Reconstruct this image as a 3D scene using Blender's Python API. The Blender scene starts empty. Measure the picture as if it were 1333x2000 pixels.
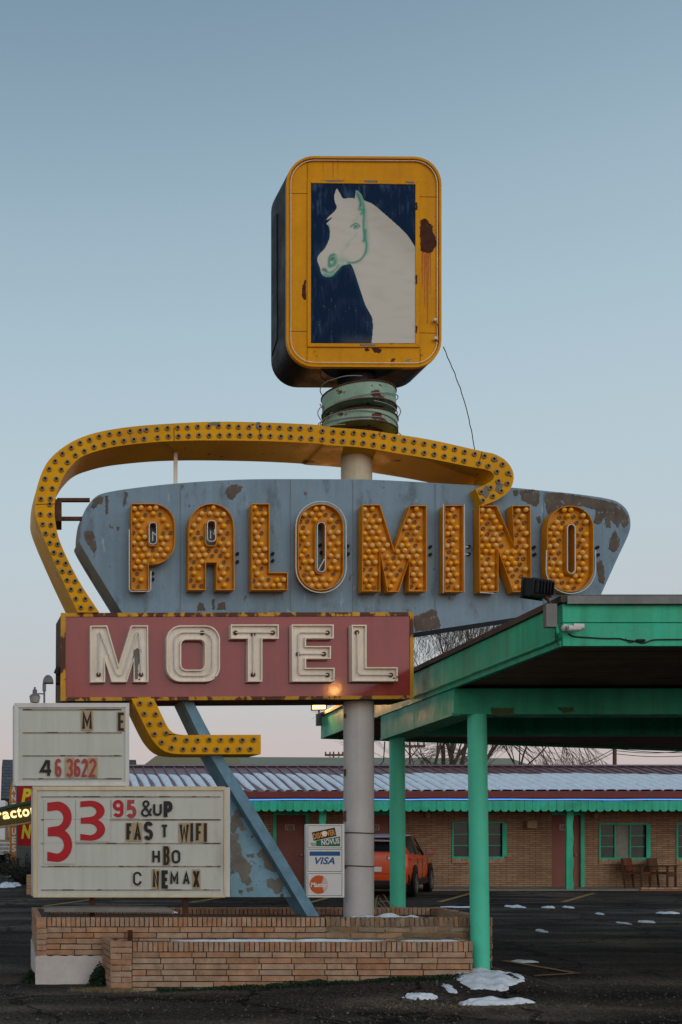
import bpy, bmesh, math, random
from mathutils import Vector, Matrix, noise
from mathutils.geometry import tessellate_polygon
R = math.radians
random.seed(7)
SC = bpy.context.scene
COL = SC.collection
# ------------------------------------------------------------------ camera
F, CX, CY, EYE = 2100.0, 115.0, 1630.0, 1.6
cam = bpy.data.cameras.new("camera"); camo = bpy.data.objects.new("camera", cam); COL.objects.link(camo)
camo.location = (0, 0, EYE); camo.rotation_euler = (R(90), 0, 0)
cam.sensor_width = 36; cam.lens = F/2000*36
cam.shift_x = (666.5-CX)/2000; cam.shift_y = (CY-1000)/2000
cam.clip_end = 5000; cam.clip_start = .05
SC.camera = camo
SC.view_settings.view_transform = 'Standard'; SC.view_settings.look = 'None'
SC.view_settings.exposure = 0; SC.view_settings.gamma = 1
# ------------------------------------------------------------------ sky at dusk, sun just gone behind the camera
SUN_EL, SUN_AZ = 2.0, 190.0
world = bpy.data.worlds.new("World"); SC.world = world; world.use_nodes = True
nt = world.node_tree; nt.nodes.clear()
def N(t, ty, **k):
    n = t.nodes.new(ty)
    for a, v in k.items(): setattr(n, a, v)
    return n
out = N(nt, 'ShaderNodeOutputWorld'); bg = N(nt, 'ShaderNodeBackground')
tc = N(nt, 'ShaderNodeTexCoord'); sep = N(nt, 'ShaderNodeSeparateXYZ')
nt.links.new(tc.outputs['Generated'], sep.inputs[0])
rp = N(nt, 'ShaderNodeValToRGB'); cr = rp.color_ramp; cr.interpolation = 'B_SPLINE'
stops = [(0.0, (.50, .415, .43)), (.065, (.50, .435, .455)), (.13, (.47, .475, .515)), (.24, (.47, .55, .60)),
         (.36, (.42, .54, .615)), (.50, (.30, .42, .51)), (.61, (.175, .275, .36)), (.85, (.15, .23, .32))]
while len(cr.elements) < len(stops): cr.elements.new(.5)
for e, (p, c) in zip(cr.elements, stops): e.position = p; e.color = (*c, 1)
nt.links.new(sep.outputs['Z'], rp.inputs[0])
sky = N(nt, 'ShaderNodeTexSky', sky_type='NISHITA', sun_disc=False)
sky.sun_elevation = R(SUN_EL); sky.sun_rotation = R(SUN_AZ)
sm = N(nt, 'ShaderNodeMix', data_type='RGBA', blend_type='MULTIPLY'); sm.inputs[0].default_value = 1
nt.links.new(sky.outputs[0], sm.inputs[6]); sm.inputs[7].default_value = (.03, .03, .03, 1)
mr = N(nt, 'ShaderNodeMapRange'); nt.links.new(sep.outputs['Y'], mr.inputs[0])
mr.inputs[1].default_value = .25; mr.inputs[2].default_value = -.9; mr.inputs[3].default_value = 0; mr.inputs[4].default_value = 1
wg = N(nt, 'ShaderNodeMix', data_type='RGBA', blend_type='MIX')
wg.inputs[6].default_value = (1, 1, 1, 1); wg.inputs[7].default_value = (1.75, 1.62, 1.5, 1)
nt.links.new(mr.outputs[0], wg.inputs[0])
mu = N(nt, 'ShaderNodeMix', data_type='RGBA', blend_type='MULTIPLY'); mu.inputs[0].default_value = 1
nt.links.new(rp.outputs[0], mu.inputs[6]); nt.links.new(wg.outputs[2], mu.inputs[7])
ad = N(nt, 'ShaderNodeMix', data_type='RGBA', blend_type='ADD'); ad.inputs[0].default_value = 1
nt.links.new(mu.outputs[2], ad.inputs[6]); nt.links.new(sm.outputs[2], ad.inputs[7])
nt.links.new(ad.outputs[2], bg.inputs[0]); bg.inputs[1].default_value = 1.0
nt.links.new(bg.outputs[0], out.inputs[0])
sl = bpy.data.lights.new("sun", 'SUN'); sl.energy = .6; sl.angle = R(50); sl.color = (1, .95, .91)
so = bpy.data.objects.new("sun", sl); COL.objects.link(so); so.location = (3, -5, 9)
so.rotation_euler = Vector((-.35, .85, -.36)).to_track_quat('-Z', 'Y').to_euler()

# ------------------------------------------------------------------ helpers
def W(px, py, Y): return Vector(((px-CX)/F*Y, Y, EYE+(CY-py)/F*Y))
def sm01(a, b, x):
    t = max(0, min(1, (x-a)/(b-a))); return t*t*(3-2*t)
def gz(x, y):
    return (.175*sm01(.6, 4.9, x)*(1-sm01(4.6, 5.35, x))*sm01(9.9, 11.25, y)*(1-sm01(12.2, 13.6, y)))
def G(px, py):
    z = 0; p = None
    for _ in range(6):
        Y = F*(EYE-z)/(py-CY); p = Vector(((px-CX)/F*Y, Y, z)); z = gz(p.x, p.y)
    return p
SK = -.11
ORI = {}
def root(name, loc, label, cat, group=None, local=False, rz=0):
    o = bpy.data.objects.new(name, None); COL.objects.link(o)
    o.empty_display_size = .2; o.location = loc; o.rotation_euler = (0, 0, rz)
    ORI[o.name] = Vector((0, 0, 0)) if local else Vector(loc)
    o['label'] = label; o['category'] = cat
    if group: o['group'] = group
    return o
def tag(o, label=None, cat=None, group=None, kind=None):
    if label: o['label'] = label
    if cat: o['category'] = cat
    if group: o['group'] = group
    if kind: o['kind'] = kind
    return o
class MP(list):
    pass
class MB:
    def __init__(s): s.v = []; s.f = []; s.m = []; s.mi = 0
    def add(s, vs, fs):
        b = len(s.v); s.v += [tuple(v) for v in vs]
        for f in fs: s.f.append([b+i for i in f]); s.m.append(s.mi)
        return s
    def box(s, a, b, jit=0, rot=None, piv=None):
        x0, y0, z0 = a; x1, y1, z1 = b
        vs = [Vector(p) for p in ((x0,y0,z0),(x1,y0,z0),(x1,y1,z0),(x0,y1,z0),(x0,y0,z1),(x1,y0,z1),(x1,y1,z1),(x0,y1,z1))]
        if jit: vs = [v+Vector([random.uniform(-jit, jit) for _ in range(3)]) for v in vs]
        if rot is not None:
            piv = Vector(piv) if piv is not None else sum(vs, Vector())/8
            vs = [rot @ (v-piv)+piv for v in vs]
        return s.add(vs, [(0,3,2,1),(4,5,6,7),(0,1,5,4),(1,2,6,5),(2,3,7,6),(3,0,4,7)])
    def prism(s, loops, off):
        """loops: lists of 3D points (outer, holes), extruded by the vector off"""
        off = Vector(off); loops = [[Vector(p) for p in l] for l in loops]
        flat = [p for l in loops for p in l]; n = len(flat)
        tr = tessellate_polygon(loops)
        vs = flat+[p+off for p in flat]; fs = [tuple(t) for t in tr]+[tuple(n+i for i in reversed(t)) for t in tr]
        b = 0
        for l in loops:
            k = len(l)
            for i in range(k):
                j = (i+1) % k; fs.append((b+i, b+j, n+b+j, n+b+i))
            b += k
        return s.add(vs, fs)
    def tube(s, pts, r, n=8, closed=False, cap=True):
        pts = [Vector(p) for p in pts]; k = len(pts)
        rs = r if isinstance(r, (list, tuple)) else [r]*k
        vs = []; fs = []; up = None
        for i, p in enumerate(pts):
            if closed: d = pts[(i+1) % k]-pts[i-1]
            else: d = pts[min(i+1, k-1)]-pts[max(i-1, 0)]
            if d.length < 1e-9: d = Vector((0, 0, 1))
            d.normalize()
            if up is None:
                up = Vector((0, 0, 1)) if abs(d.z) < .9 else Vector((1, 0, 0))
            a = (up-d*up.dot(d))
            if a.length < 1e-4: a = d.orthogonal()
            a.normalize(); b = d.cross(a); up = a
            for q in range(n):
                t = 2*math.pi*q/n; vs.append(p+(a*math.cos(t)+b*math.sin(t))*rs[i])
        for i in range(k if closed else k-1):
            j = (i+1) % k
            for q in range(n):
                w = (q+1) % n; fs.append((i*n+q, i*n+w, j*n+w, j*n+q))
        if cap and not closed:
            fs.append(tuple(reversed(range(n)))); fs.append(tuple((k-1)*n+q for q in range(n)))
        return s.add(vs, fs)
    def lathe(s, prof, c=(0,0,0), axis='Z', n=24):
        """prof: (r, h) pairs"""
        c = Vector(c); vs = []; fs = []
        for r, h in prof:
            for q in range(n):
                t = 2*math.pi*q/n; a, b = r*math.cos(t), r*math.sin(t)
                vs.append(c+(Vector((a, b, h)) if axis == 'Z' else Vector((a, h, b)) if axis == 'Y' else Vector((h, a, b))))
        for i in range(len(prof)-1):
            for q in range(n):
                w = (q+1) % n; fs.append((i*n+q, i*n+w, (i+1)*n+w, (i+1)*n+q))
        fs.append(tuple(range(n))); k = len(prof)-1; fs.append(tuple(k*n+q for q in range(n)))
        return s.add(vs, fs)
    def build(s, name, mats, parent=None, recalc=True, angle=35, bevel=0, xf=None):
        me = bpy.data.meshes.new(name)
        vs = [Vector(v) for v in s.v]
        if xf is not None: vs = [xf @ v for v in vs]
        lo = Vector([min(v[i] for v in vs) for i in range(3)]); hi = Vector([max(v[i] for v in vs) for i in range(3)])
        c = Vector(((lo.x+hi.x)/2, (lo.y+hi.y)/2, lo.z))
        me.from_pydata([tuple(v-c) for v in vs], [], s.f)
        if not isinstance(mats, (list, tuple)): mats = [mats]
        for m in mats: me.materials.append(m)
        if len(mats) > 1: me.polygons.foreach_set('material_index', s.m)
        if recalc:
            bm = bmesh.new(); bm.from_mesh(me); bmesh.ops.recalc_face_normals(bm, faces=bm.faces); bm.to_mesh(me); bm.free()
        me.polygons.foreach_set('use_smooth', [True]*len(me.polygons))
        me.set_sharp_from_angle(angle=R(angle)); me.update()
        o = bpy.data.objects.new(name, me); COL.objects.link(o); ORI[o.name] = c
        if parent is not None:
            o.parent = parent; o.location = c-ORI[parent.name]
        else: o.location = c
        if bevel:
            b = o.modifiers.new('bevel', 'BEVEL'); b.width = bevel; b.segments = 2; b.limit_method = 'ANGLE'; b.angle_limit = R(40)
        return o
def struct(o): o['kind'] = 'structure'; return o
def PX(pts, Y): return [W(x, y, Y) for x, y in pts]
def patch(loop, Y, depth, name, m, parent):
    mb = MB(); mb.prism([PX(loop, Y)], (0, depth, 0)); return mb.build(name, m, parent)
def ext(loops, Y, depth, mb=None, sk=SK):
    """outline traced at distance Y, extruded away from the viewer; sk = sideways lean of the depth"""
    mb = mb or MB()
    return mb.prism([PX(l, Y) for l in loops], (sk*depth, depth, 0))
def rr(x0, y0, x1, y1, r, n=8, ry=None):
    ry = ry or r; P = []
    for cx, cy, a in ((x1-r, y0+ry, -90), (x1-r, y1-ry, 0), (x0+r, y1-ry, 90), (x0+r, y0+ry, 180)):
        for i in range(n+1):
            t = R(a+90*i/n); P.append((cx+r*math.cos(t), cy+ry*math.sin(t)))
    return P
def rect(x0, y0, x1, y1): return [(x0,y0),(x1,y0),(x1,y1),(x0,y1)]
def area(l): return sum(l[i][0]*l[(i+1) % len(l)][1]-l[(i+1) % len(l)][0]*l[i][1] for i in range(len(l)))/2
def offset(l, d):
    """inset (d>0) a closed loop"""
    s = 1 if area(l) > 0 else -1; o = []; n = len(l)
    for i in range(n):
        p = Vector(l[i]); a = (p-Vector(l[i-1])); b = (Vector(l[(i+1) % n])-p)
        if a.length < 1e-6 or b.length < 1e-6: a = b = a+b
        a.normalize(); b.normalize()
        na = Vector((-a.y, a.x))*s; nb = Vector((-b.y, b.x))*s; m = na+nb
        if m.length < 1e-3: m = na
        m.normalize(); k = max(.35, m.dot(na)); o.append(tuple(p+m*d/k))
    return o
def smooth(pts, n=6, closed=False):
    P = [Vector(p) for p in pts]; k = len(P); o = []
    rng = range(k if closed else k-1)
    for i in rng:
        p0 = P[(i-1) % k] if closed or i > 0 else P[0]; p1 = P[i]; p2 = P[(i+1) % k]
        p3 = P[(i+2) % k] if closed or i+2 < k else P[-1]
        for j in range(n):
            t = j/n; o.append(tuple(.5*((2*p1)+(p2-p0)*t+(2*p0-5*p1+4*p2-p3)*t*t+(3*p1-p0-3*p2+p3)*t**3)))
    if not closed: o.append(tuple(P[-1]))
    return o
def rough(pts, amp, step=3, seed=0):
    """ragged outline for peeled or rusted patches"""
    o = []; n = len(pts); rnd = random.Random(seed)
    for i in range(n):
        a = Vector(pts[i]); b = Vector(pts[(i+1) % n]); k = max(1, int((b-a).length/step))
        for j in range(k):
            p = a+(b-a)*j/k; o.append((p.x+rnd.uniform(-amp, amp), p.y+rnd.uniform(-amp, amp)))
    return o
def inside(p, l):
    c = False; n = len(l); x, y = p
    for i in range(n):
        x0, y0 = l[i]; x1, y1 = l[i-1]
        if (y0 > y) != (y1 > y) and x < (x1-x0)*(y-y0)/(y1-y0)+x0: c = not c
    return c
def dseg(p, a, b):
    p, a, b = Vector(p), Vector(a), Vector(b); d = b-a
    t = max(0, min(1, (p-a).dot(d)/max(d.length_squared, 1e-9))); return (a+d*t-p).length
def dloop(p, l): return min(dseg(p, l[i-1], l[i]) for i in range(len(l)))

# ------------------------------------------------------------------ materials
def mat(name, base, rough=.6, var=.15, scale=3, metal=0, bump=0, bscale=60, patches=(), island=0, spec=.22, streak=0, emis=None, es=0, alpha=None, rvar=0):
    m = bpy.data.materials.new(name); m.use_nodes = True; t = m.node_tree
    b = t.nodes['Principled BSDF']; L = t.links.new
    b.inputs['Roughness'].default_value = rough; b.inputs['Metallic'].default_value = metal
    b.inputs['Specular IOR Level'].default_value = spec
    tc = N(t, 'ShaderNodeTexCoord'); co = tc.outputs['Object']
    def nz(sc, det=5, st=(1, 1, 1)):
        mp = N(t, 'ShaderNodeMapping'); mp.inputs['Scale'].default_value = st; L(co, mp.inputs[0])
        n = N(t, 'ShaderNodeTexNoise'); n.inputs['Scale'].default_value = sc; n.inputs['Detail'].default_value = det
        n.inputs['Roughness'].default_value = .62
        L(mp.outputs[0], n.inputs['Vector']); return n.outputs['Fac']
    def mix(fac, a, c, mode='MIX'):
        x = N(t, 'ShaderNodeMix', data_type='RGBA', blend_type=mode)
        if isinstance(fac, (int, float)): x.inputs[0].default_value = fac
        else: L(fac, x.inputs[0])
        for i, q in ((6, a), (7, c)):
            if isinstance(q, tuple): x.inputs[i].default_value = (*q[:3], 1)
            else: L(q, x.inputs[i])
        return x.outputs[2]
    def rng(v, a, c, lo=0, hi=1):
        x = N(t, 'ShaderNodeMapRange'); L(v, x.inputs[0])
        for i, q in enumerate((a, c, lo, hi)): x.inputs[i+1].default_value = q
        return x.outputs[0]
    col = tuple(base)
    dk = tuple(c*(1-var) for c in base); lt = tuple(min(1, c*(1+var)) for c in base)
    col = mix(rng(nz(scale), .3, .7), dk, lt)
    f2 = rng(nz(scale*9, 3), .3, .7); col = mix(f2, col, mix(1.0, col, (1-var*.6,)*3, 'MULTIPLY'))
    if streak:
        col = mix(rng(nz(9, 4, (1, 1, .06)), .42, .75, 0, streak), col, mix(1.0, col, (.55, .47, .42), 'MULTIPLY'))
    if island:
        g = N(t, 'ShaderNodeNewGeometry')
        r2 = N(t, 'ShaderNodeValToRGB'); e = r2.color_ramp.elements
        e[0].color = (*[1-island]*3, 1); e[1].color = (1+0*island, 1, 1, 1)
        L(g.outputs['Random Per Island'], r2.inputs[0]); col = mix(1.0, col, r2.outputs[0], 'MULTIPLY')
        hs = N(t, 'ShaderNodeHueSaturation'); L(col, hs.inputs['Color'])
        wn = N(t, 'ShaderNodeTexWhiteNoise', noise_dimensions='1D'); L(g.outputs['Random Per Island'], wn.inputs['W'])
        L(rng(wn.outputs['Value'], 0, 1, .493, .507), hs.inputs['Hue']); L(rng(wn.outputs['Value'], 0, 1, 1.15, .8), hs.inputs['Saturation'])
        col = hs.outputs[0]
    for (pc, psc, th, soft, st) in patches:
        col = mix(rng(nz(psc, 8, st), th, th+soft), col, tuple(pc))
    if isinstance(col, tuple): b.inputs['Base Color'].default_value = (*col, 1)
    else: L(col, b.inputs['Base Color'])
    if rvar: L(rng(nz(scale*2), .3, .7, max(.02, rough-rvar), min(1, rough+rvar)), b.inputs['Roughness'])
    if bump:
        bp = N(t, 'ShaderNodeBump'); bp.inputs['Strength'].default_value = bump; bp.inputs['Distance'].default_value = .01
        L(nz(bscale, 6), bp.inputs['Height']); L(bp.outputs[0], b.inputs['Normal'])
    if emis:
        b.inputs['Emission Color'].default_value = (*emis, 1); b.inputs['Emission Strength'].default_value = es
    if alpha is not None: b.inputs['Alpha'].default_value = alpha
    return m
RUST = (.09, .03, .014); Z1 = (1, 1, 1)
M = {}
M['yellow'] = mat('yellow_paint', (.66, .285, .003), .5, spec=.1, var=.14, scale=2.2, bump=.15, bscale=25, rvar=.12, streak=.25,
                  patches=((RUST, 5, .67, .02, Z1), ((.22, .21, .19), 3.3, .69, .01, (1, 1, 1.6))))
M['yellow_rusty'] = mat('rusty_yellow_trim', (.55, .28, .02), .55, .2, 4, bump=.2, patches=((RUST, 4, .48, .03, (1, 1, .5)),))
M['yellow_band'] = mat('yellow_band_paint', (.68, .325, .005), .5, .16, 2.0, spec=.1, bump=.15, bscale=20, rvar=.12,
                  patches=((RUST, 4.5, .66, .02, Z1), ((.2, .19, .175), 2.6, .685, .01, Z1)))
M['rust'] = mat('rust', (.075, .024, .012), .85, .4, 12, bump=.6, bscale=70)
M['rust_streak'] = mat('rust_streak', (.50, .14, .012), .6, .25, 14, streak=.8)
M['rust_brown'] = mat('brown_rust_metal', (.10, .05, .032), .8, .4, 7, bump=.4, bscale=50)
M['black'] = mat('black_cabinet_paint', (.014, .015, .017), .5, spec=.1, var=.4, scale=2, rvar=.15, bump=.15, bscale=15, patches=(((.10, .035, .03), 2.0, .60, .12, (1, 1, .35)),))
0 and mat('x', (.018, .019, .021), .42, .4, 2, rvar=.15, bump=.15, bscale=15, patches=(((.10, .035, .03), 2.0, .60, .12, (1, 1, .35)),))
M['blue'] = mat('weathered_blue_paint', (.185, .28, .355), .55, .13, 1.3, bump=.2, bscale=12, streak=.35, rvar=.1,
                patches=(((.13, .12, .11), 2.6, .665, .015, (1, 1, .55)), ((.12, .105, .09), 11, .665, .01, (1, 1, .6)), ((.085, .125, .155), 5.0, .56, .16, (1, 1, .45)), ((.26, .36, .43), 8, .63, .06, (1.5, 1, .4))))
M['blue_dark'] = mat('blue_sheet_side', (.16, .21, .25), .5, .25, 2, streak=.4)
M['blue_strut'] = mat('blue_strut_paint', (.15, .295, .40), .5, .22, 5, bump=.15, streak=.4, patches=(((.03, .04, .05), 5, .68, .03, (1, 1, .5)),))
M['cable'] = mat('grey_cable_sheath', (.30, .29, .26), .6, .2, 5)
M['blue_fin'] = mat('pale_peeling_blue_paint', (.21, .38, .48), .6, .18, 4, bump=.3, patches=(((.19, .185, .165), 2.2, .56, .012, Z1), ((.10, .10, .09), 9, .62, .02, Z1)))
M['peeled'] = mat('bare_weathered_metal', (.19, .18, .155), .7, .3, 5, bump=.3, bscale=40)
M['peeled_brown'] = mat('bare_brown_metal', (.125, .10, .08), .7, .35, 8, bump=.4, streak=.4, patches=(((.19, .24, .28), 16, .60, .03, Z1),))
M['red'] = mat('faded_red_paint', (.27, .036, .036), .10, .12, 1.6, spec=.35, rvar=.02, bump=.05, bscale=9, streak=.3)
M['cream'] = mat('cream_enamel', (.84, .76, .64), .5, .1, 3, bump=.1, streak=.35, patches=(((.16, .12, .08), 6, .68, .02, Z1),))
M['cream_in'] = mat('cream_channel', (.82, .74, .62), .5, .12, 3, streak=.4, patches=((RUST, 7, .70, .02, Z1),))
M['neon_off'] = mat('unlit_neon_glass', (.62, .60, .56), .25, .1, 5)
M['bulb_clear'] = mat('frosted_bulb', (.80, .43, .09), .25, .12, 5, spec=.4)
M['bulb_amber'] = mat('amber_bulb', (.85, .38, .008), .2, .12, 5, spec=.6)
M['bulb_dead'] = mat('burnt_bulb', (.22, .11, .03), .4, .3, 9)
M['letter'] = mat('orange_letter_paint', (.66, .26, .005), .5, .18, 5, bump=.2, streak=.3, patches=((RUST, 6, .66, .05, Z1),))
M['socket'] = mat('socket_cream', (.30, .20, .09), .5, .3, 9)
M['dark'] = mat('dark_hole', (.012, .01, .009), .7, .2)
M['pole'] = mat('grey_pole_paint', (.53, .515, .50), .55, .08, 2, bump=.12, bscale=18, streak=.25, patches=(((.30, .27, .25), 9, .68, .04, (1, 1, .5)),))
M['polecream'] = mat('cream_pole_paint', (.56, .50, .36), .5, .12, 5, streak=.3)
M['mint'] = mat('mint_drum_paint', (.26, .40, .30), .5, .18, 6, bump=.2, patches=((RUST, 7, .575, .03, (1, 1, 1.5)),))
M['green'] = mat('green_wood_paint', (.032, .46, .27), .45, .16, 2, bump=.35, bscale=18, rvar=.15, streak=.6, patches=(((.10, .22, .12), 3, .70, .03, Z1), ((.05, .12, .07), 13, .69, .02, (.5, 1, 1)), ((.016, .28, .16), 1.6, .52, .2, (.6, 1, 1))))
M['green_col'] = mat('green_column_paint', (.09, .64, .42), .4, .08, 1.5, bump=.08, bscale=12, rvar=.08)
M['soffit'] = mat('brown_soffit_boards', (.22, .125, .085), .7, .3, 2, streak=0, bump=.3, bscale=8)
M['tar'] = mat('tar_roof_edge', (.075, .062, .055), .7, .3, 5, bump=.3)
M['galv'] = mat('galvanised_metal', (.20, .20, .195), .45, .2, 4, streak=.4)
M['white_frame'] = mat('white_aluminium', (.60, .60, .57), .45, .06, 3, streak=.2)
M['cream_frame'] = mat('cream_aluminium', (.62, .52, .34), .45, .1, 3, streak=.3)
M['board'] = mat('reader_board_plastic', (.51, .53, .47), .45, .06, 1.2, streak=.25, patches=(((.36, .36, .32), 1.6, .6, .15, (1, 1, .4)),))
M['ghost'] = mat('pale_plate', (.50, .51, .46), .4, .05, 2)
M['plate_tan'] = mat('yellowed_plate', (.40, .30, .17), .4, .12, 4)
M['rail'] = mat('board_rail', (.36, .33, .29), .6, .2, 6, patches=(((.10, .055, .045), 3.5, .5, .05, (1, 1, 1)),))
M['ink'] = mat('black_vinyl', (.018, .017, .016), .5, .3, 8)
M['redink'] = mat('red_vinyl', (.42, .010, .018), .4, .15, 4)
M['redink2'] = mat('faded_red_vinyl', (.40, .05, .05), .4, .3, 5)
M['brick'] = mat('tan_roman_brick', (.44, .262, .16), .85, .25, 9, bump=1, bscale=45, island=.17)
M['brick_grey'] = mat('cement_smeared_brick', (.38, .25, .155), .9, .3, 6, bump=.9, bscale=40, island=.5)
M['mortar'] = mat('dark_mortar', (.055, .038, .027), .95, .3, 9, bump=.8, bscale=60)
M['mortar_grey'] = mat('smeared_grey_mortar', (.21, .175, .13), .95, .3, 9, bump=1, bscale=50)
M['plaster'] = mat('white_plaster', (.55, .49, .46), .8, .12, 4, bump=.6, bscale=22, patches=(((.28, .22, .19), 5, .66, .04, Z1),))
M['soil'] = mat('dry_soil', (.07, .048, .033), .95, .4, 5, bump=1, bscale=40)
M['concrete'] = mat('concrete', (.20, .18, .155), .9, .2, 5, bump=.5, bscale=40)
M['snow'] = mat('old_snow', (.70, .75, .82), .7, .12, 5, bump=.9, bscale=22, patches=(((.30, .28, .26), 9, .60, .22, Z1),))
M['road_yellow'] = mat('worn_yellow_paint', (.34, .20, .055), .8, .2, 6, bump=.4, patches=(((.04, .035, .03), 9, .56, .04, Z1),))
M['leafdark'] = mat('dark_weed', (.022, .05, .02), .7, .4, 9, island=.5)
M['drygrass'] = mat('dry_grass', (.30, .22, .12), .9, .3, 5, island=.4)
M['bark'] = mat('bare_bark', (.10, .075, .058), .9, .3, 5, bump=.5)
M['roofmetal'] = mat('maroon_metal_roof', (.17, .065, .075), .42, .12, 2, rvar=.1)
M['eave_red'] = mat('red_eave_board', (.17, .028, .022), .45, .12, 2)
M['neon_blue'] = mat('lit_blue_neon', (.1, .3, 1), .4, .05, emis=(.05, .26, 1.0), es=1.9)
M['door'] = mat('dusty_red_door', (.22, .078, .062), .6, .1, 2, streak=.2)
M['door_in'] = mat('brown_plate', (.36, .30, .22), .6, .1, 4)
M['glass'] = mat('window_glass', (.035, .04, .035), .2, .2, 3, spec=.25)
M['curtain'] = mat('pale_curtain', (.24, .25, .21), .8, .2, 6, streak=.5)
M['wood'] = mat('reddish_wood', (.16, .045, .02), .5, .25, 6)
M['wood2'] = mat('tan_wood', (.10, .045, .022), .5, .25, 6)
M['carpaint'] = mat('orange_car_paint', (.60, .060, .005), .22, .03, 3, spec=.8)
M['cartrim'] = mat('black_car_cladding', (.014, .014, .015), .5, .2, 5)
M['carglass'] = mat('dark_car_glass', (.012, .015, .017), .06, .1, 3, spec=.9)
M['carroof'] = mat('car_roof_sky_reflection', (.50, .42, .50), .15, .03, 3, spec=.9)  # lavender stands for reflected sky, put into the roof's base colour
M['tyre'] = mat('tyre_rubber', (.012, .012, .012), .8, .2, 9)
M['rim'] = mat('wheel_alloy', (.28, .28, .29), .3, .1, 4, metal=.8)
M['taillight'] = mat('red_lamp_lens', (.50, .015, .01), .15, .05)
M['clearlens'] = mat('clear_lamp_lens', (.62, .58, .54), .15, .05)
M['olive'] = mat('olive_roof', (.235, .235, .165), .8, .06, 1)
M['slate'] = mat('slate_shingles', (.085, .105, .125), .8, .15, 2, streak=0)
M['polewood'] = mat('utility_pole_wood', (.13, .075, .05), .9, .2, 5)
M['wire'] = mat('black_wire', (.02, .018, .017), .6, .2)
M['lampgrey'] = mat('grey_lamp_metal', (.15, .155, .16), .5, .15, 4)
M['lampglass'] = mat('lamp_glass', (.36, .32, .30), .3, .1, 4)
M['orange_flag'] = mat('orange_banner_cloth', (.42, .16, .03), .8, .12, 2)
M['red_flag'] = mat('red_banner_cloth', (.36, .012, .015), .75, .12, 2)
M['yellow_txt'] = mat('yellow_banner_ink', (.70, .55, .03), .7, .08, 2)
M['white_txt'] = mat('white_banner_ink', (.55, .55, .55), .7, .05, 2)
M['signgreen'] = mat('dark_green_sign', (.015, .085, .06), .5, .1, 2)
M['lit_txt'] = mat('lit_yellow_letters', (.9, .8, .4), .5, .02, emis=(1, .80, .34), es=1.15)
M['cardwhite'] = mat('white_sign_plastic', (.68, .68, .67), .4, .06, 3, streak=.15)
M['cardorange'] = mat('orange_print', (.50, .09, .015), .5, .06)
M['cardgreen'] = mat('green_print', (.01, .14, .06), .5, .06)
M['cardblue'] = mat('blue_print', (.015, .09, .24), .5, .06)
M['flame'] = mat('lit_lamp_glass', (1, .8, .5), .5, .01, emis=(1, .42, .09), es=8)
M['cam_white'] = mat('white_camera_plastic', (.62, .60, .58), .35, .05)
M['vent'] = mat('tan_vent_box', (.36, .25, .14), .6, .1)
M['navy'] = mat('navy_painted_panel', (.0012, .012, .040), .25, .3, 5, spec=.2, streak=0, patches=(((.022, .05, .10), 4.5, .60, .22, (1.6, 1, .45)), ((.06, .10, .16), 16, .67, .08, (1.6, 1, .12))))
M['horse'] = mat('pale_horse_paint', (.56, .52, .45), .3, .06, 3, spec=.25, patches=(((.36, .34, .32), 5, .58, .2, (.7, 1, 2.2)),))
M['horse_shade'] = mat('pale_green_shade_paint', (.34, .43, .36), .25, .1, 6)
M['horse_green'] = mat('sea_green_paint', (.075, .30, .22), .25, .15, 6)
M['horse_deep'] = mat('deep_green_paint', (.03, .16, .12), .25, .15, 6)

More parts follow.
